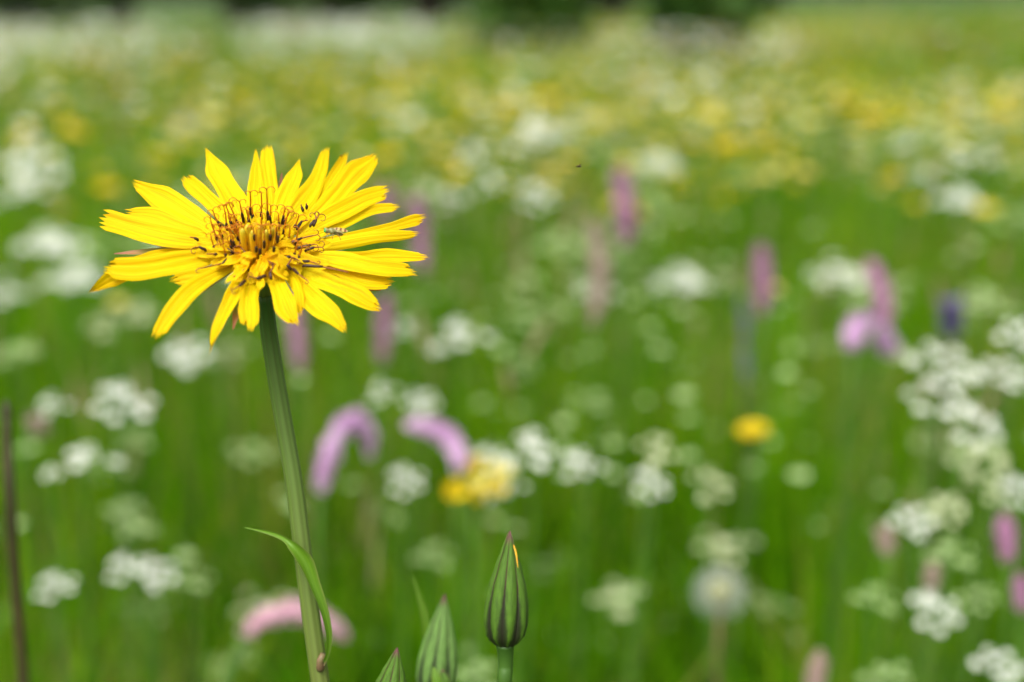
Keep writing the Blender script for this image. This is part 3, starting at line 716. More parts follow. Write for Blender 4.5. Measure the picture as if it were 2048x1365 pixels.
# the dark stalk at the left edge
def dark_stalk():
    P = [at(x, y, d) for x, y, d in ((14, 838, .42), (14, 900, .42), (20, 1000, .42), (32, 1180, .425), (47, 1365, .43), (75, 1700, .44))]
    g0 = Vector((P[-1].x + .01, P[-1].y + .01, 0))
    t = thing('spent_flower_stalk', 'blurred dark brown stalk with a small dark closed head at the left edge', 'plant stalk', g0)
    mb = MB(); mb.tube(crom(P + [g0], 30), [.0012 + .0005 * min(1, i / 8) for i in range(31)], 10); rel(mb.build('stalk', M_STALKBR, t), t)
    mb = MB(); c = at(14, 838, .42); top = at(12, 800, .42); ax = (top - c)
    mb.tube(crom([c, c + ax * .4, c + ax * .75, top], 14), [lerp_keys([(0, .0012), (.15, .0014), (.45, .0012), (.8, .0007), (1, .0002)], i / 14) for i in range(15)], 14, ribs=7, ribd=.08)
    rel(mb.build('bud_head', M_STALKBR, t), t)
    for s in (-1, 1):
        P = [c + ax * .1, c + ax * .35 + RIGHT * (.006 * s), c + ax * .62 + RIGHT * (.010 * s)]
        mb = MB(); mb.strip(crom(P, 8), [(RIGHT * .4 + FWD * .9).normalized()] * 9, [RIGHT] * 9, [.001, .0015, .0016, .0015, .0013, .001, .0007, .0004, .0001], 5, .3)
        rel(mb.build('bract', M_STALK, t), t)
dark_stalk()

# ------------------------------------------------------------------ umbels (white flowers)
def floret_disc(mb, c, n, r, m, rnd):
    """a little five-lobed blossom"""
    a = n.orthogonal().normalized(); b = n.cross(a); ph0 = rnd.random() * 6.28
    ci = mb.vert(c - n * (r * .25)); ring = []
    for k in range(10):
        rr = r * (1.0 if k % 2 == 0 else .52); ph = ph0 + k * .6283
        ring.append(mb.vert(c + (a * math.cos(ph) + b * math.sin(ph)) * rr + n * (r * .12 if k % 2 == 0 else 0)))
    for k in range(10): mb.face((ci, ring[k], ring[(k + 1) % 10]), m)
def umbellet(rnd, R_, dirv, rl, mb=None, nfl=20, fr=.0021):
    """one ray with its cluster of florets; origin at the hub"""
    mb = mb or MB(); d = dirv.normalized(); hub = Vector((0, 0, 0)); top = hub + d * rl
    upv = (d * .45 + Vector((0, 0, 1))).normalized()
    mb.tube([hub, hub.lerp(top, .5) + Vector((0, 0, rl * .05)), top], [.0006, .0005, .0004], 5, 1, False)
    for k in range(nfl):
        th = math.acos(1 - rnd.random() * .95); ph = k * 2.399 + rnd.random() * .4
        a = upv.orthogonal().normalized(); b = upv.cross(a)
        q = (a * math.cos(ph) + b * math.sin(ph)) * math.sin(th) + upv * math.cos(th)
        c = top + Vector((q.x * R_, q.y * R_, q.z * R_ * .55)) + upv * .002
        floret_disc(mb, c, (q * .5 + upv).normalized(), fr * (.8 + .4 * rnd.random()), 0, rnd)
    return mb
UM = {}
def umbel_meshes(key, mat):
    rnd = random.Random(hash(key) % 1000 + 7); out = []
    for vset in range(3):
        nr = 7 + vset * 2; lst = []
        for k in range(nr):
            rr = 0.25 if k < 2 else (.6 if k < nr // 2 else 1.0); ph = k * 2.399 + rnd.random() * 1.3
            dv = Vector((math.cos(ph) * rr, math.sin(ph) * rr, 1.05 - .35 * rr * rr))
            lst.append(umbellet(rnd, .0056 * rnd.uniform(.7, 1.3), dv, .029 * rnd.uniform(.75, 1.15)).mesh('umbellet', [mat, M_STALK]))
        out.append(lst)
    UM[key] = out
for k_, m_ in (('white', M_WHITE), ('cream', M_CREAM), ('green', M_GREENW)): umbel_meshes(k_, m_)
def stem_mesh(h, r0, r1, bend=(0, 0), leaf_=False, mat=None):
    mb = MB(); bx, by = bend
    P = crom([Vector((bx, by, -h)), Vector((bx * .8, by * .8, -h * .6)), Vector((bx * .25, by * .25, -h * .25)), Vector((0, 0, 0))], 10)
    mb.tube(P, [r0 + (r1 - r0) * i / 10 for i in range(11)], 6, 0, False)
    return mb.mesh('stem', [mat or M_STALK])
def herb_leaf_mesh(rnd):
    mb = MB()
    for s in range(9):          # feathery leaflets along a rachis
        t = s / 8; base = Vector((.06 * t, 0, .02 * t))
        for sg in (-1, 1):
            tip = base + Vector((.012, sg * .018 * (1 - .7 * t), .006 * rnd.random()))
            mb.strip([base, base.lerp(tip, .5), tip], [Vector((.7, -.3 * sg, 0))] * 3, [Vector((0, 0, 1))] * 3, [.001, .0026, .0004], 3)
    return mb.mesh('leaf', [M_STALK])
HL = [herb_leaf_mesh(random.Random(i)) for i in range(3)]
def umbel(px, py, d, wpx, label, kind='white', sq=1.0, tilt=(0, 0), group='white umbel flowers of the near meadow', nmax=99):
    p = at(px, py, d); rnd = random.Random(int(px * 7 + py))
    sc = max(.35, wpx / 2 * d / F_PX / .030)
    z0 = gz(p.x, p.y); bx, by = rnd.uniform(-.03, .03), rnd.uniform(0, .05)
    t = thing('umbel_flower', label, 'wildflower', (p.x + bx, p.y + by, z0), group)
    hub = p - Vector((0, 0, .024 * sc))
    off = hub - Vector(t.location)
    st_ = put('stem', stem_mesh(off.z, .0016, .0009, (bx, by)), t, off)
    for ume in rnd.choice(UM[kind])[:nmax]:
        o = put('umbellet', ume, t, off); o.scale = (sc, sc, sc * sq); o.rotation_euler = (tilt[0], tilt[1], 0)
    ph = rnd.random() * 6.28
    o = put('leaf', HL[rnd.randrange(3)], t, Vector((bx * .8, by * .8, 0)) * 0 + Vector((0, 0, off.z * .35))); o.rotation_euler = (0, -.4, ph)
    return t
W_ = [  # x, y, distance, width px, kind, label
    (920, 664, .95, 135, 'white', 'brightest single white umbel, in the open grass right of the yellow flower', .9),
    (235, 772, .80, 150, 'white', 'wide flat white umbel below the left petals of the yellow flower', .55),
    (105, 805, .82, 90, 'white', 'small white umbel just left of the wide flat one, above a pinkish tuft', .8),
    (165, 912, .74, 160, 'white', 'broad loose white umbel right of the dark stalk', .8),
    (1068, 880, .75, 165, 'white', 'broad white umbel right of the drooping purple bistort', .6),
    (1165, 920, .74, 95, 'white', 'round white umbel at the right end of the row beside the yellow vetch', .8),
    (1015, 972, .70, 72, 'white', 'small bright white umbel touching the yellow vetch cluster', .8),
    (975, 905, .74, 66, 'white', 'small white umbel just above the yellow vetch cluster', .8),
    (1315, 888, .72, 80, 'cream', 'cream umbel, uppermost of the loose group below the lone yellow hawkbit', .8),
    (1292, 950, .71, 95, 'white', 'white umbel, lower left of the loose group below the lone yellow hawkbit', .8),
    (1420, 962, .72, 110, 'cream', 'cream umbel straight below and left of the lone yellow hawkbit', .9),
    (1880, 716, .74, 125, 'white', 'white umbel right beside the lilac bistort pair', .8),
    (1855, 808, .72, 120, 'white', 'tall clustered white umbel below the lilac bistort pair', 1.3),
    (1930, 838, .70, 95, 'white', 'brightest white umbel of the cluster at the right edge', 1.2),
    (2005, 745, .73, 90, 'white', 'round white umbel close to the right edge, under the violet sage', .9),
    (2042, 660, .74, 70, 'white', 'white umbel cut by the right edge, beside the violet sage', .9),
    (1960, 900, .72, 100, 'cream', 'yellowish cream umbel low in the right edge cluster', .7),
    (808, 945, .74, 62, 'white', 'lone small white umbel under the drooping purple bistort', .9),
    (868, 1100, .80, 46, 'green', 'pale green round umbel above the tip of the pale bud', .9),
    (842, 798, .92, 62, 'white', 'small white umbel above the drooping purple bistort', .9),
    (768, 778, .95, 72, 'white', 'faint white umbel above the lilac hooked bistort', .9),
    (372, 690, .98, 105, 'white', 'greyish white umbel under the long lower left petal', .6),
    (812, 652, 1.0, 62, 'white', 'small white umbel left of the brightest one', .9),
    (505, 888, .95, 105, 'green', 'dim greenish umbel just left of the main stem', .6),
    (250, 1128, .70, 78, 'white', 'white umbel in the lower left grass, tallest of a loose trio', 1.0),
    (110, 1160, .68, 105, 'white', 'white umbel close right of the dark stalk near its foot', .8),
    (308, 1138, .70, 58, 'white', 'small white umbel, rightmost of the loose lower left trio', .9),
    (275, 1050, .76, 78, 'green', 'yellowish green umbel above the loose lower left trio', .9),
    (385, 1155, .74, 60, 'green', 'faint green umbel between the lower left trio and the leaf', .9),
    (955, 1338, .60, 80, 'green', 'whitish green umbel between the pale bud and the tallest bud', .8),
    (1862, 1196, .66, 120, 'white', 'white umbel with a faded bistort rising from it in the lower right', .7),
    (1958, 1190, .66, 55, 'green', 'small pale umbel right of the lower right white umbel', .9),
    (1822, 1035, .70, 58, 'white', 'small white umbel beside the brownish bistort at right', 1.0),
    (1890, 1002, .70, 100, 'cream', 'wide cream umbel below the right edge cluster', .7),
    (1978, 978, .70, 60, 'cream', 'small round cream umbel above the pale pink bistort at right', .9),
    (2034, 965, .70, 55, 'white', 'white umbel cut by the right edge above the pale pink bistort', .9),
    (1900, 1092, .66, 90, 'green', 'bluish green umbel left of the pale pink bistort', .7),
    (1992, 1322, .60, 55, 'white', 'small white umbel in the bottom right corner', .9),
    (1775, 1340, .60, 75, 'green', 'pale green umbel at the bottom right of the faded bistort', .7),
    (1745, 1185, .68, 60, 'green', 'pale green umbel right of the dandelion clock', .8),
    (905, 392, 1.5, 80, 'white', 'white umbel right of the upper petals, left one of three in a row', .9),
    (988, 358, 1.5, 78, 'white', 'white umbel, middle one of three in a row beside the upper petals', .9),
    (1070, 378, 1.5, 88, 'white', 'white umbel, right one of three in a row beside the upper petals', .9),
    (1080, 248, 2.2, 140, 'white', 'large blurred white umbel below the yellow patch at top centre', .7),
    (952, 300, 1.9, 85, 'white', 'bright white umbel between the yellow blossoms beside the upper petals', .9),
    (830, 228, 2.3, 110, 'white', 'pale white umbel above the upper right petals', .7),
    (60, 312, 2.0, 140, 'white', 'large white umbel at the left edge, upper of two', .6),
    (38, 368, 1.9, 130, 'white', 'large white umbel at the left edge, lower of two', .6),
    (40, 690, .90, 95, 'green', 'greyish umbel behind the head of the dark stalk', .9),
    (1052, 560, 1.3, 90, 'green', 'dim pale umbel in the open grass right of the petal tips', .9),
    (1212, 495, 1.25, 66, 'green', 'pale umbel between two mauve bistorts', .9),
    (1450, 556, 1.2, 40, 'cream', 'single beige dot of an umbel left of the mauve bistort', .9),
    (1130, 470, 1.4, 80, 'green', 'dim umbel left of the faded bistort in mid meadow', .8),
    (130, 480, 1.5, 90, 'white', 'pinkish white umbel left of the flower, level with its middle', .8),
    (250, 1010, .78, 80, 'green', 'yellow green umbel under the broad loose white one', .8),
    (1985, 600, 1.0, 70, 'green', 'dim umbel at right, above the round white one', .9),
]
for x, y, d, w0, k, lab, sq in W_: umbel(x, y, d, w0 + (22 if x > 1780 and y < 920 else -10), lab, k, sq * 1.15, (random.uniform(.15, .65), random.uniform(-.25, .25)))

# ------------------------------------------------------------------ bistorts (pink spikes)
def bistort(path, d, wpx, mat, label, stem_mat=None, group='pink bistort spikes'):
    keys = [at(x, y, d + (0.004 * i)) for i, (x, y) in enumerate(path)]
    base_pt = keys[0]; rnd = random.Random(int(path[0][0] + path[0][1]))
    g0 = Vector((base_pt.x + rnd.uniform(-.015, .015), base_pt.y + .03, 0)); g0.z = gz(g0.x, g0.y)
    t = thing('bistort_flower', label, 'wildflower', g0, group)
    n = 26; C = crom(keys, n) if len(keys) > 1 else keys
    r = wpx / 2 * d / F_PX * .84
    L = sum((C[i + 1] - C[i]).length for i in range(n))
    rad = [r * lerp_keys([(0, .45), (.15, .85), (.55, 1.0), (.85, .74), (1, .22)], i / n) * (1 + .16 * math.sin(i * 1.3 + path[0][0]) + rnd.uniform(-.14, .14)) for i in range(n + 1)]
    mb = MB(); mb.tube(C, [q * .6 for q in rad], 10)
    nf = int(min(420, max(110, L / r * 70)))
    for k in range(nf):
        s = rnd.random(); i = min(int(s * n), n - 1); p = C[i].lerp(C[i + 1], s * n - i)
        tg = (C[i + 1] - C[i]).normalized(); a = tg.orthogonal().normalized(); b = tg.cross(a); ph = rnd.random() * 6.28
        out = (a * math.cos(ph) + b * math.sin(ph) + tg * .25).normalized()
        rr = rad[i] * rnd.uniform(.6, 1.35); sz = r * .26 * rnd.uniform(.8, 1.3)
        c = p + out * rr; o1 = out.orthogonal().normalized(); o2 = out.cross(o1)
        ci = mb.vert(c - out * sz * 1.2); ring = []
        for q in range(5):
            ring.append(mb.vert(c + (o1 * math.cos(q * 1.2566) + o2 * math.sin(q * 1.2566)) * sz + out * (sz * .3 * rnd.random())))
        for q in range(5): mb.face((ci, ring[q], ring[(q + 1) % 5]))
    rel(mb.build('flower_spike', mat, t), t)
    dn = (C[0] - C[1]).normalized()
    P = crom([g0, g0.lerp(C[0], .55) + Vector((rnd.uniform(-.008, .008), 0, 0)), C[0] + Vector((0, 0, -.035)) + dn * .01, C[0] + dn * .0, C[2]], 18)
    mb = MB(); mb.tube(P, .0013, 6); rel(mb.build('stem', stem_mat or M_STALK, t), t)
    return t
B_ = [
    ([(640, 985), (652, 930), (672, 872), (705, 842), (735, 862), (741, 912)], .70, 46, M_LILAC, 'lilac bistort spike bent over like a hook, right of the main stem'),
    ([(916, 950), (918, 912), (900, 876), (860, 856), (812, 850)], .72, 42, M_LILAC, 'purple-pink bistort spike drooping to the left above the yellow vetch'),
    ([(484, 1272), (530, 1236), (590, 1222), (650, 1240), (690, 1275)], .65, 44, M_ROSE, 'rose pink bistort spike arching flat behind the lower main stem'),
    ([(1250, 490), (1250, 410), (1236, 335)], 1.05, 40, M_MAUVE, 'tallest mauve bistort spike in mid meadow, topped above the faded one'),
    ([(1184, 650), (1200, 570), (1196, 505), (1186, 440)], 1.05, 42, M_FADED, 'faded brownish bistort spike left of the tallest mauve one'),
    ([(1522, 628), (1526, 560), (1520, 492)], 1.0, 38, M_MAUVE, 'upright mauve bistort spike beside the dark blue sage stalk'),
    ([(1770, 665), (1766, 620), (1758, 565), (1738, 522)], .88, 38, M_MAUVE, 'mauve bistort spike rising behind the lilac pair'),
    ([(1704, 700), (1708, 668), (1726, 652), (1748, 660)], .78, 50, M_LILAC, 'plump lilac bistort head curled over, left of a lilac pair'),
    ([(1752, 655), (1768, 680), (1788, 708)], .78, 44, M_LILAC, 'short lilac bistort spike hanging to the right, right of a lilac pair'),
    ([(600, 740), (593, 660), (584, 575)], .98, 34, M_MAUVE, 'magenta bistort spike just right of the upper main stem'),
    ([(764, 725), (768, 650), (772, 590)], 1.0, 32, M_MAUVE, 'dull mauve bistort spike under the lower right petals'),
    ([(845, 545), (840, 460), (826, 395)], 1.1, 36, M_MAUVE, 'mauve bistort spike behind the tips of the right petals'),
    ([(776, 445), (774, 372)], 1.2, 28, M_MAUVE, 'faint mauve bistort spike behind the upper right petals'),
    ([(1776, 1112), (1768, 1055)], .70, 36, M_FADED, 'short brownish pink bistort beside a small white umbel at right'),
    ([(2016, 1128), (2012, 1085), (2008, 1030)], .68, 38, M_MAUVE, 'stout mauve-pink bistort spike near the right edge, among the lower cream umbels'),
    ([(1862, 1192), (1866, 1128)], .68, 30, M_FADED, 'small brown bistort rising out of the lower right white umbel'),
    ([(1622, 1400), (1632, 1355), (1640, 1305)], .60, 38, M_FADED, 'beige pink bistort tip at the bottom edge, lower right'),
    ([(2046, 1225), (2042, 1150)], .66, 32, M_MAUVE, 'mauve bistort cut by the right edge low in the picture'),
    ([(62, 862), (82, 845)], .80, 50, M_FADED, 'stubby pinkish bistort tuft beside the dark stalk'),
]
for b_ in B_: bistort(*b_)

# ------------------------------------------------------------------ yellow flowers, dandelion clock, sage
def head_petals(mb, c, n, r, np_, wr, rise, m=0):
    a = n.orthogonal().normalized(); b = n.cross(a)
    for k in range(np_):
        ph = 6.2832 * k / np_; d = a * math.cos(ph) + b * math.sin(ph); s = n.cross(d)
        P = [c + d * (r * .12), c + d * (r * .6) + n * (rise * r * .5), c + d * r + n * (rise * r * .9)]
        mb.strip(P, [s] * 3, [n] * 3, [r * wr * .4, r * wr, r * wr * .45], 3, .1, m=m)
def hawkbit(px, py, d, wpx, label, mat=M_YEL, group='yellow blossoms of the meadow'):
    p = at(px, py, d); rnd = random.Random(int(px))
    g0 = Vector((p.x + rnd.uniform(-.02, .02), p.y + .03, 0)); g0.z = gz(g0.x, g0.y)
    t = thing('hawkbit_flower', label, 'wildflower', g0, group); r = wpx / 2 * d / F_PX
    n = Vector((rnd.uniform(-.15, .15), -.15, 1)).normalized(); mb = MB()
    for q, (rr, ri) in enumerate(((1, .02), (.8, .08), (.5, .18))): head_petals(mb, p + n * (.001 * q), n, r * rr, 16 - 3 * q, .16 + .04 * q, ri)
    rel(mb.build('flower_head', mat, t), t)
    mb = MB(); mb.tube(crom([p - n * .011, p - n * .006, p + n * .0005], 6), [.0012, .003, .0045, .005, .005, .005, .004], 10); rel(mb.build('calyx', M_STALK, t), t)
    mb = MB(); mb.tube(crom([g0, g0.lerp(p, .6), p - n * .010], 10), .0011, 6); rel(mb.build('stem', M_STALK, t), t)
hawkbit(1505, 860, .80, 70, 'lone yellow hawkbit, sharpest yellow blossom in the right half')
for x, y, d, w0, m_, lab in [
    (1455, 290, 1.7, 62, M_YEL, 'round bright yellow blossom high in the right half, lower left of a yellow pair'),
    (1745, 232, 1.9, 66, M_YEL, 'bright yellow blossom, right one of a pair near the top right'),
    (1690, 208, 1.9, 50, M_YEL, 'yellow blossom, left one of a pair near the top right'),
    (1085, 196, 2.1, 66, M_YEL, 'bright yellow blossom above the large blurred umbel at top centre'),
    (1018, 214, 2.1, 48, M_YEL, 'small golden blossom left above the large blurred umbel at top centre'),
    (775, 312, 1.7, 60, M_YEL, 'dull yellow blossom just right of the upper petal tips'),
    (892, 312, 1.7, 48, M_YEL, 'yellow blossom left of a bright white umbel beside the upper petals'),
    (1140, 322, 1.6, 46, M_YEL, 'olive yellow blossom beside the flying gnat'),
    (215, 376, 1.6, 58, M_YEL, 'yellow blossom left of the upper left petals'),
    (236, 606, 1.1, 40, M_YELP, 'pale yellow blossom below the left petal tips'),
    (1612, 345, 1.6, 40, M_YELP, 'pale beige-yellow blossom under the yellow pair at right'),
    (1275, 425, 1.2, 36, M_YEL, 'yellow blossom tucked behind the tallest mauve bistort'),
    (1548, 578, 1.15, 34, M_YELP, 'greenish yellow blossom right against an upright mauve bistort'),
    (2010, 225, 2.0, 56, M_YEL, 'yellow blossom near the top right edge'),
    (1425, 235, 2.0, 52, M_YELP, 'cream yellow blossom above the round bright yellow one'),
    (1380, 288, 1.7, 44, M_YEL, 'olive yellow blossom left of the round bright yellow one'),
    (150, 265, 2.2, 52, M_YEL, 'dull yellow blossom above the large white umbel pair at left'),
    (1785, 355, 1.6, 40, M_YEL, 'faint olive blossom at right, below the yellow pair'),
]: hawkbit(x, y, d, w0, lab, m_)
def vetch():
    p = at(945, 968, .68); g0 = Vector((p.x, p.y + .03, 0))
    t = thing('yellow_vetch', 'dense cluster of yellow pea blossoms with small white umbels around it', 'wildflower', g0)
    rnd = random.Random(3)
    for k, (x, y, m_) in enumerate(((895, 980, M_YEL), (922, 958, M_YEL), (948, 938, M_YEL), (955, 975, M_YELP), (980, 962, M_YELP), (915, 992, M_YEL), (965, 998, M_YEL), (990, 985, M_YEL), (935, 985, M_YEL), (1000, 945, M_YELP))):
        c = at(x, y, .68 + rnd.uniform(-.006, .006)); mb = MB()
        for q in range(4):
            dv = Vector((rnd.uniform(-1, 1), rnd.uniform(-1, .3), rnd.uniform(0, 1))).normalized()
            s = dv.orthogonal().normalized(); nn_ = dv.cross(s)
            mb.strip(crom([c, c + dv * .003, c + dv * .0062 + Vector((0, 0, .001))], 5), [s] * 6, [nn_] * 6, [.0008, .0016, .0023, .0025, .002, .0008], 5, .35)
        rel(mb.build('blossom', m_, t), t)
    mb = MB(); mb.tube(crom([g0, g0.lerp(p, .6), p - Vector((0, 0, .004))], 10), .0013, 6)
    rel(mb.build('stem', M_STALK, t), t)
vetch()
def clock_head():
    p = at(1440, 1186, .66); g0 = Vector((p.x + .005, p.y + .03, 0)); r = 52 * .66 / F_PX
    t = thing('dandelion_clock', 'round see-through dandelion clock in the lower right grass', 'seed head', g0)
    mb = MB(); rnd = random.Random(2)
    for k in range(85):
        z = 1 - 1.85 * k / 85; q = (1 - z * z) ** .5; ph = k * 2.39996
        d = Vector((math.cos(ph) * q, math.sin(ph) * q, z)); c = p + d * r
        mb.tube([p + d * .004, c], [.00009, .00007], 3, 0, False)
        a = d.orthogonal().normalized(); b = d.cross(a)
        for j in range(9):
            e = (a * math.cos(j * .698) + b * math.sin(j * .698) + d * .35).normalized(); s = d.cross(e).normalized()
            i0 = mb.vert(c - s * .00012); i1 = mb.vert(c + s * .00012); i2 = mb.vert(c + e * .0033)
            mb.face((i0, i1, i2))
    o = rel(mb.build('pappus_ball', M_PAPPUS, t), t)
    mb = MB(); mb.ball(p, RIGHT * .0062, Vector((0, .0062, 0)), Vector((0, 0, .006))); rel(mb.build('seed_core', M_SEEDBR, t), t)
    mb = MB(); mb.tube(crom([g0, g0.lerp(p, .6), p - Vector((0, 0, .003))], 10), .0014, 6); rel(mb.build('stem', M_STALKRED, t), t)
clock_head()
def sage(path, d, wpx, label):
    K = [at(x, y, d) for x, y in path]; g0 = Vector((K[0].x, K[0].y + .02, 0)); t = thing('violet_sage', label, 'wildflower', g0, 'violet sage stalks')
    mb = MB(); n = 12; C = crom(K, n); rnd = random.Random(int(path[0][0])); r = wpx / 2 * d / F_PX
    mb.tube(C, [r * .25] * (n + 1), 6)
    for k in range(60):
        s = rnd.random() * (n - .01); i = int(s); p = C[i].lerp(C[i + 1], s - i); ph = rnd.random() * 6.28
        dv = Vector((math.cos(ph), math.sin(ph), .4)).normalized(); q = dv.orthogonal().normalized(); nn_ = dv.cross(q)
        mb.strip([p, p + dv * r * .6, p + dv * r], [q] * 3, [nn_] * 3, [r * .1, r * .22, r * .08], 3, .4)
    rel(mb.build('flower_spike', M_VIOLET, t), t)
    mb = MB(); mb.tube(crom([g0, g0.lerp(K[0], .6), K[0]], 8), .0016, 6); rel(mb.build('stem', M_STALKBR, t), t)
sage([(1902, 675), (1904, 640), (1902, 605)], .95, 52, 'violet-blue sage spike above the white cluster at the right edge')
sage([(1490, 760), (1488, 680), (1484, 590)], 1.0, 26, 'thin dark blue sage stalk just left of the upright mauve bistort')

# ------------------------------------------------------------------ scattered plants of the middle meadow (single meshes) and the far masses
def joined_umbel(key, mat, nfl, nr):
    rnd = random.Random(len(key) * 13 + nr); mb = MB()
    for k in range(nr):
        rr = 0.2 if k < 1 else (.6 if k < nr // 2 else 1.0); ph = k * 2.399 + rnd.random() * 1.4
        umbellet(rnd, .0062 * rnd.uniform(.7, 1.3), Vector((math.cos(ph) * rr, math.sin(ph) * rr, 1.05 - .35 * rr * rr)), .028 * rnd.uniform(.7, 1.2), mb, nfl, .0026)
    for v_ in range(len(mb.v)): mb.v[v_] = (mb.v[v_][0], mb.v[v_][1], mb.v[v_][2] - .026)
    mb.tube([Vector((.02, .01, -.46)), Vector((.008, .004, -.2)), Vector((0, 0, -.026))], .0012, 5, 1, False)
    return mb.mesh('umbel_flower', [mat, M_STALK])
JU = {'white': [joined_umbel('white', M_WHITE, 12, 9 + i) for i in range(3)], 'cream': [joined_umbel('cream', M_CREAM, 12, 9 + i) for i in range(2)], 'green': [joined_umbel('green', M_GREENW, 12, 8 + i) for i in range(2)]}
def joined_buttercup(i, mat):
    mb = MB(); n = Vector((.1 * i, -.3, 1)).normalized(); head_petals(mb, Vector((0, 0, 0)), n, .013, 5, .5, .35); head_petals(mb, Vector((0, 0, .001)), n, .006, 8, .2, .8)
    mb.tube([Vector((.015, .02, -.46)), Vector((.006, .008, -.2)), Vector((0, 0, 0))], .0009, 5, 1, False)
    return mb.mesh('buttercup', [mat, M_STALK])
JB = [joined_buttercup(0, M_YEL), joined_buttercup(1, M_YEL), joined_buttercup(2, M_YEL), joined_buttercup(3, M_YELP)]
def scatter():
    rnd = random.Random(21)
    # greenish umbels added low in the near grass for leaf glints and pale undersides
    for k in range(36):
        d = .78 + 1.0 * rnd.random() ** 1.3; x = rnd.uniform(-.42, .42) * d
        h = rnd.uniform(.22, .40) ; kind = rnd.choice(['green', 'green', 'green', 'cream'])
        o = put('umbel_flower', rnd.choice(JU[kind]), None, (x, d, h)); s = rnd.uniform(.35, .75); o.scale = (s, s, h / .46 if False else max(s, h / .46)); o.rotation_euler.z = rnd.random() * 6
        tag(o, 'small greenish umbel added for leaf glints and pale undersides in the blurred near grass', 'wildflower', 'greenish umbels added in the near grass')
    cl = [(rnd.uniform(-.41, .41), rnd.uniform(230, 560) if k < 34 else rnd.uniform(60, 230)) for k in range(58)]
    for k in range(115):
        qx, yy = rnd.choice(cl); d = F_PX * rnd.uniform(.2, .24) / max(40, yy + rnd.gauss(0, 14)); d = max(.95, min(d, 9)); x = (qx + rnd.gauss(0, .022)) * d
        h = rnd.uniform(.40, .50) + gz(x, d); kind = rnd.choice(['white', 'white', 'cream', 'green'])
        o = put('umbel_flower', rnd.choice(JU[kind]), None, (x, d, h)); s = rnd.uniform(.7, 1.25); o.scale = (s, s, max(s, 1)); o.rotation_euler.z = rnd.random() * 6
        tag(o, 'white umbel blurred among many in the middle meadow', 'wildflower', 'white umbels of the middle meadow')
    for k in range(130):
        yy = rnd.uniform(70, 320); d = F_PX * rnd.uniform(.17, .25) / yy; d = max(1.7, min(d, 7)); x = rnd.uniform(-.41, .41) * d
        h = rnd.uniform(.41, .50) + gz(x, d)
        o = put('buttercup', rnd.choice(JB), None, (x, d, h)); s = rnd.uniform(.8, 1.3); o.scale = (s, s, 1); o.rotation_euler = (0, rnd.uniform(-.3, .3) * 0, rnd.random() * 6)
        tag(o, 'small yellow buttercup blurred among many in the middle meadow', 'buttercup', 'buttercups of the middle meadow')
scatter()
def far_mass(name, label, n, d0, d1, size, mat, hz, dens, power=.4):
    """small domed blossoms, or highlight specks, beyond counting"""
    x, y = wedge(n * 3, d0, d1, power); keep = dens(x, y) > rng.random(n * 3); x, y = x[keep][:n], y[keep][:n]; n = len(x)
    r = size * (.7 + .6 * rng.random(n)); z = terrain(x, y) + hz[0] + (hz[1] - hz[0]) * rng.random(n)
    ph = rng.random(n) * 6.28; K = 6
    ring = [np.stack([x + np.cos(ph + k * 6.2832 / K) * r, y + np.sin(ph + k * 6.2832 / K) * r, z - r * .35 * rng.random(n)], -1) for k in range(K)]
    top = np.stack([x, y, z + r * .3], -1); V = np.stack(ring + [top], 1).reshape(-1, 3)
    b = (np.arange(n) * (K + 1))[:, None]; ks = np.arange(K)[None, :]
    F = np.stack([b + ks, b + (ks + 1) % K, b + K + 0 * ks], -1).reshape(-1, 3)
    tag(put(name, np_mesh(name, V, F, None, mat)), label, None, None, 'stuff')
far_mass('pale_highlight_specks', 'tiny pale green specks added as painted highlights in the near grass', 900, .72, 3.2, .006, M_GREENW, (.20, .46), lambda x, y: np.clip(.35 + .8 * patch(x, y, 6, 31), .03, 1), .6)  # pale domes added for small highlights on the grass, lightness put into their colour
def band(x, y):
    q = x / y; 
    d = .03 + .75 * ((y > 6.5) & (y < 16)) * np.clip(np.maximum((-.21 - q) / .04, np.minimum((q + .2) / .03, (-.03 - q) / .03)), 0, 1)
    d = np.where((y > 4) & (y < 9) & (q > .06) & (q < .2), .55, d)
    return d * np.clip(.55 + .6 * patch(x, y, 1.1, 2), .02, 1)
far_mass('white_flower_drifts', 'drifts of white blossoms massed far off in the meadow', 2300, 3.0, 18, .022, M_WHITE, (.33, .49), band)
far_mass('yellow_flower_drifts', 'yellow haze of distant buttercups massed across the meadow', 2600, 2.2, 12, .011, M_YEL, (.33, .50), lambda x, y: np.where((y > 6.5) & (x / y < -.04), .12, 1) * np.clip(.4 + .9 * patch(x, y, 1.6, 12), .02, 1))
far_mass('cream_flower_drifts', 'pale yellow-green blossoms massed across the distant meadow', 1300, 2.6, 15, .014, M_CREAM, (.33, .48), lambda x, y: np.clip(.4 + .8 * patch(x, y, 1.3, 22), .02, 1))

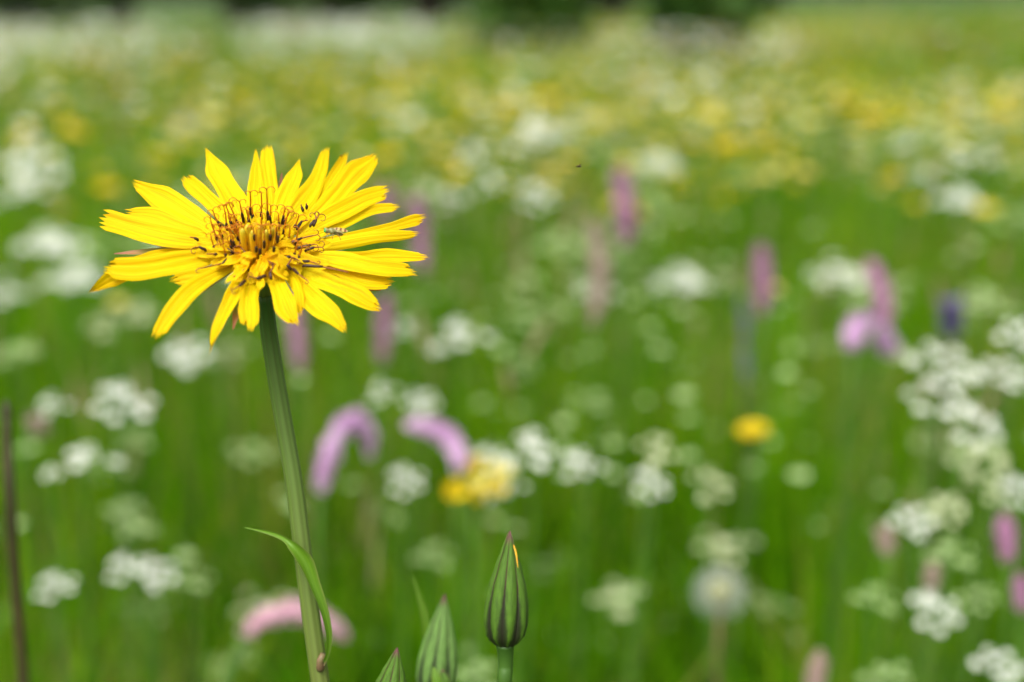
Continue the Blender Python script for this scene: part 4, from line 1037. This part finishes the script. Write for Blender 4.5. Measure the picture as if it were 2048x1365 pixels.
# ------------------------------------------------------------------ trees of the wood behind the meadow
def tree(x, y, hgt, cr, label, seed, kind='tree'):
    rnd = random.Random(seed); nrg = np.random.default_rng(seed); z = gz(x, min(y, 60))
    t = thing('woodland_tree' if kind == 'tree' else 'bush', label, kind, (x, y, z), 'trees at the far wood edge' if kind == 'tree' else 'bushes before the wood edge')
    mb = MB(); tr = hgt * .025
    mb.tube([Vector((0, 0, -.1)), Vector((.05, 0, hgt * .3)), Vector((0, .1, hgt * .8))], [tr * 1.4, tr, tr * .4], 9)
    for k in range(9):
        a = rnd.random() * 6.28; h0 = hgt * rnd.uniform(.12, .7); l = cr * rnd.uniform(.5, .9)
        mb.tube([Vector((0, 0, h0)), Vector((math.cos(a) * l * .5, math.sin(a) * l * .5, h0 + l * .3)), Vector((math.cos(a) * l, math.sin(a) * l, h0 + l * .45))], [tr * .4, tr * .25, tr * .08], 5)
    put('trunk', mb.mesh('trunk', [M_BARK]), t)
    n = 4200; cl = 46
    cc = np.stack([nrg.normal(0, .48, cl) * cr, nrg.normal(0, .48, cl) * cr, hgt * (.06 + .9 * nrg.random(cl))], -1)
    cc[:, :2] *= np.clip(1.15 - (cc[:, 2:] / hgt) ** 2, .25, 1)
    c = cc[nrg.integers(0, cl, n)] + nrg.normal(0, .13, (n, 3)) * cr
    c[:, 2] = np.maximum(c[:, 2], .15)
    u = nrg.normal(size=(n, 3)); u /= np.linalg.norm(u, axis=1, keepdims=True); v = np.cross(u, nrg.normal(size=(n, 3))); v /= np.linalg.norm(v, axis=1, keepdims=True)
    s = (.10 + .12 * nrg.random(n))[:, None] * (1 if kind == 'tree' else .5)
    V = np.stack([c - u * s, c - v * s * .6, c + u * s, c + v * s * .6], 1).reshape(-1, 3)
    F = np.arange(4 * n).reshape(-1, 4)
    put('crown', np_mesh('crown', V, F, np.repeat(nrg.random(n), 4), M_TREE if kind == 'tree' else M_BUSH), t)
for i, (x, y, h, c, lab) in enumerate([
    (-8.4, 24.5, 7, 2.0, 'dark leafy tree at the far wood edge, beyond the left corner'),
    (-6.3, 23.5, 6, 1.8, 'dark tree at the far wood edge above the left white drift'),
    (-4.6, 24.5, 8, 1.9, 'broad dark tree at the far wood edge, between the two white drifts'),
    (-3.0, 23.5, 7, 1.7, 'black-green tree at the far wood edge above the upper petals'),
    (-1.4, 24.0, 7, 1.7, 'dark tree at the far wood edge just left of the bright green bush'),
    (1.6, 23.5, 6, 1.5, 'dark tree at the far wood edge just right of the bright green bush'),
    (3.2, 24.5, 7, 1.4, 'last dark tree of the far wood edge, towards the open slope'),
    (-10.8, 25.5, 8, 2.2, 'outermost dark tree of the far wood edge, leftmost in the row')]): tree(x * .90, y * .90, h * .9, c * .9, lab, 40 + i)
tree(.10, 10.5, 1.4, .42, 'bright green bush in front of the wood edge at the top centre', 60, 'bush')
tree(1.25, 9.6, 1.1, .30, 'small dark bush in front of the wood edge, right of the bright green one', 61, 'bush')
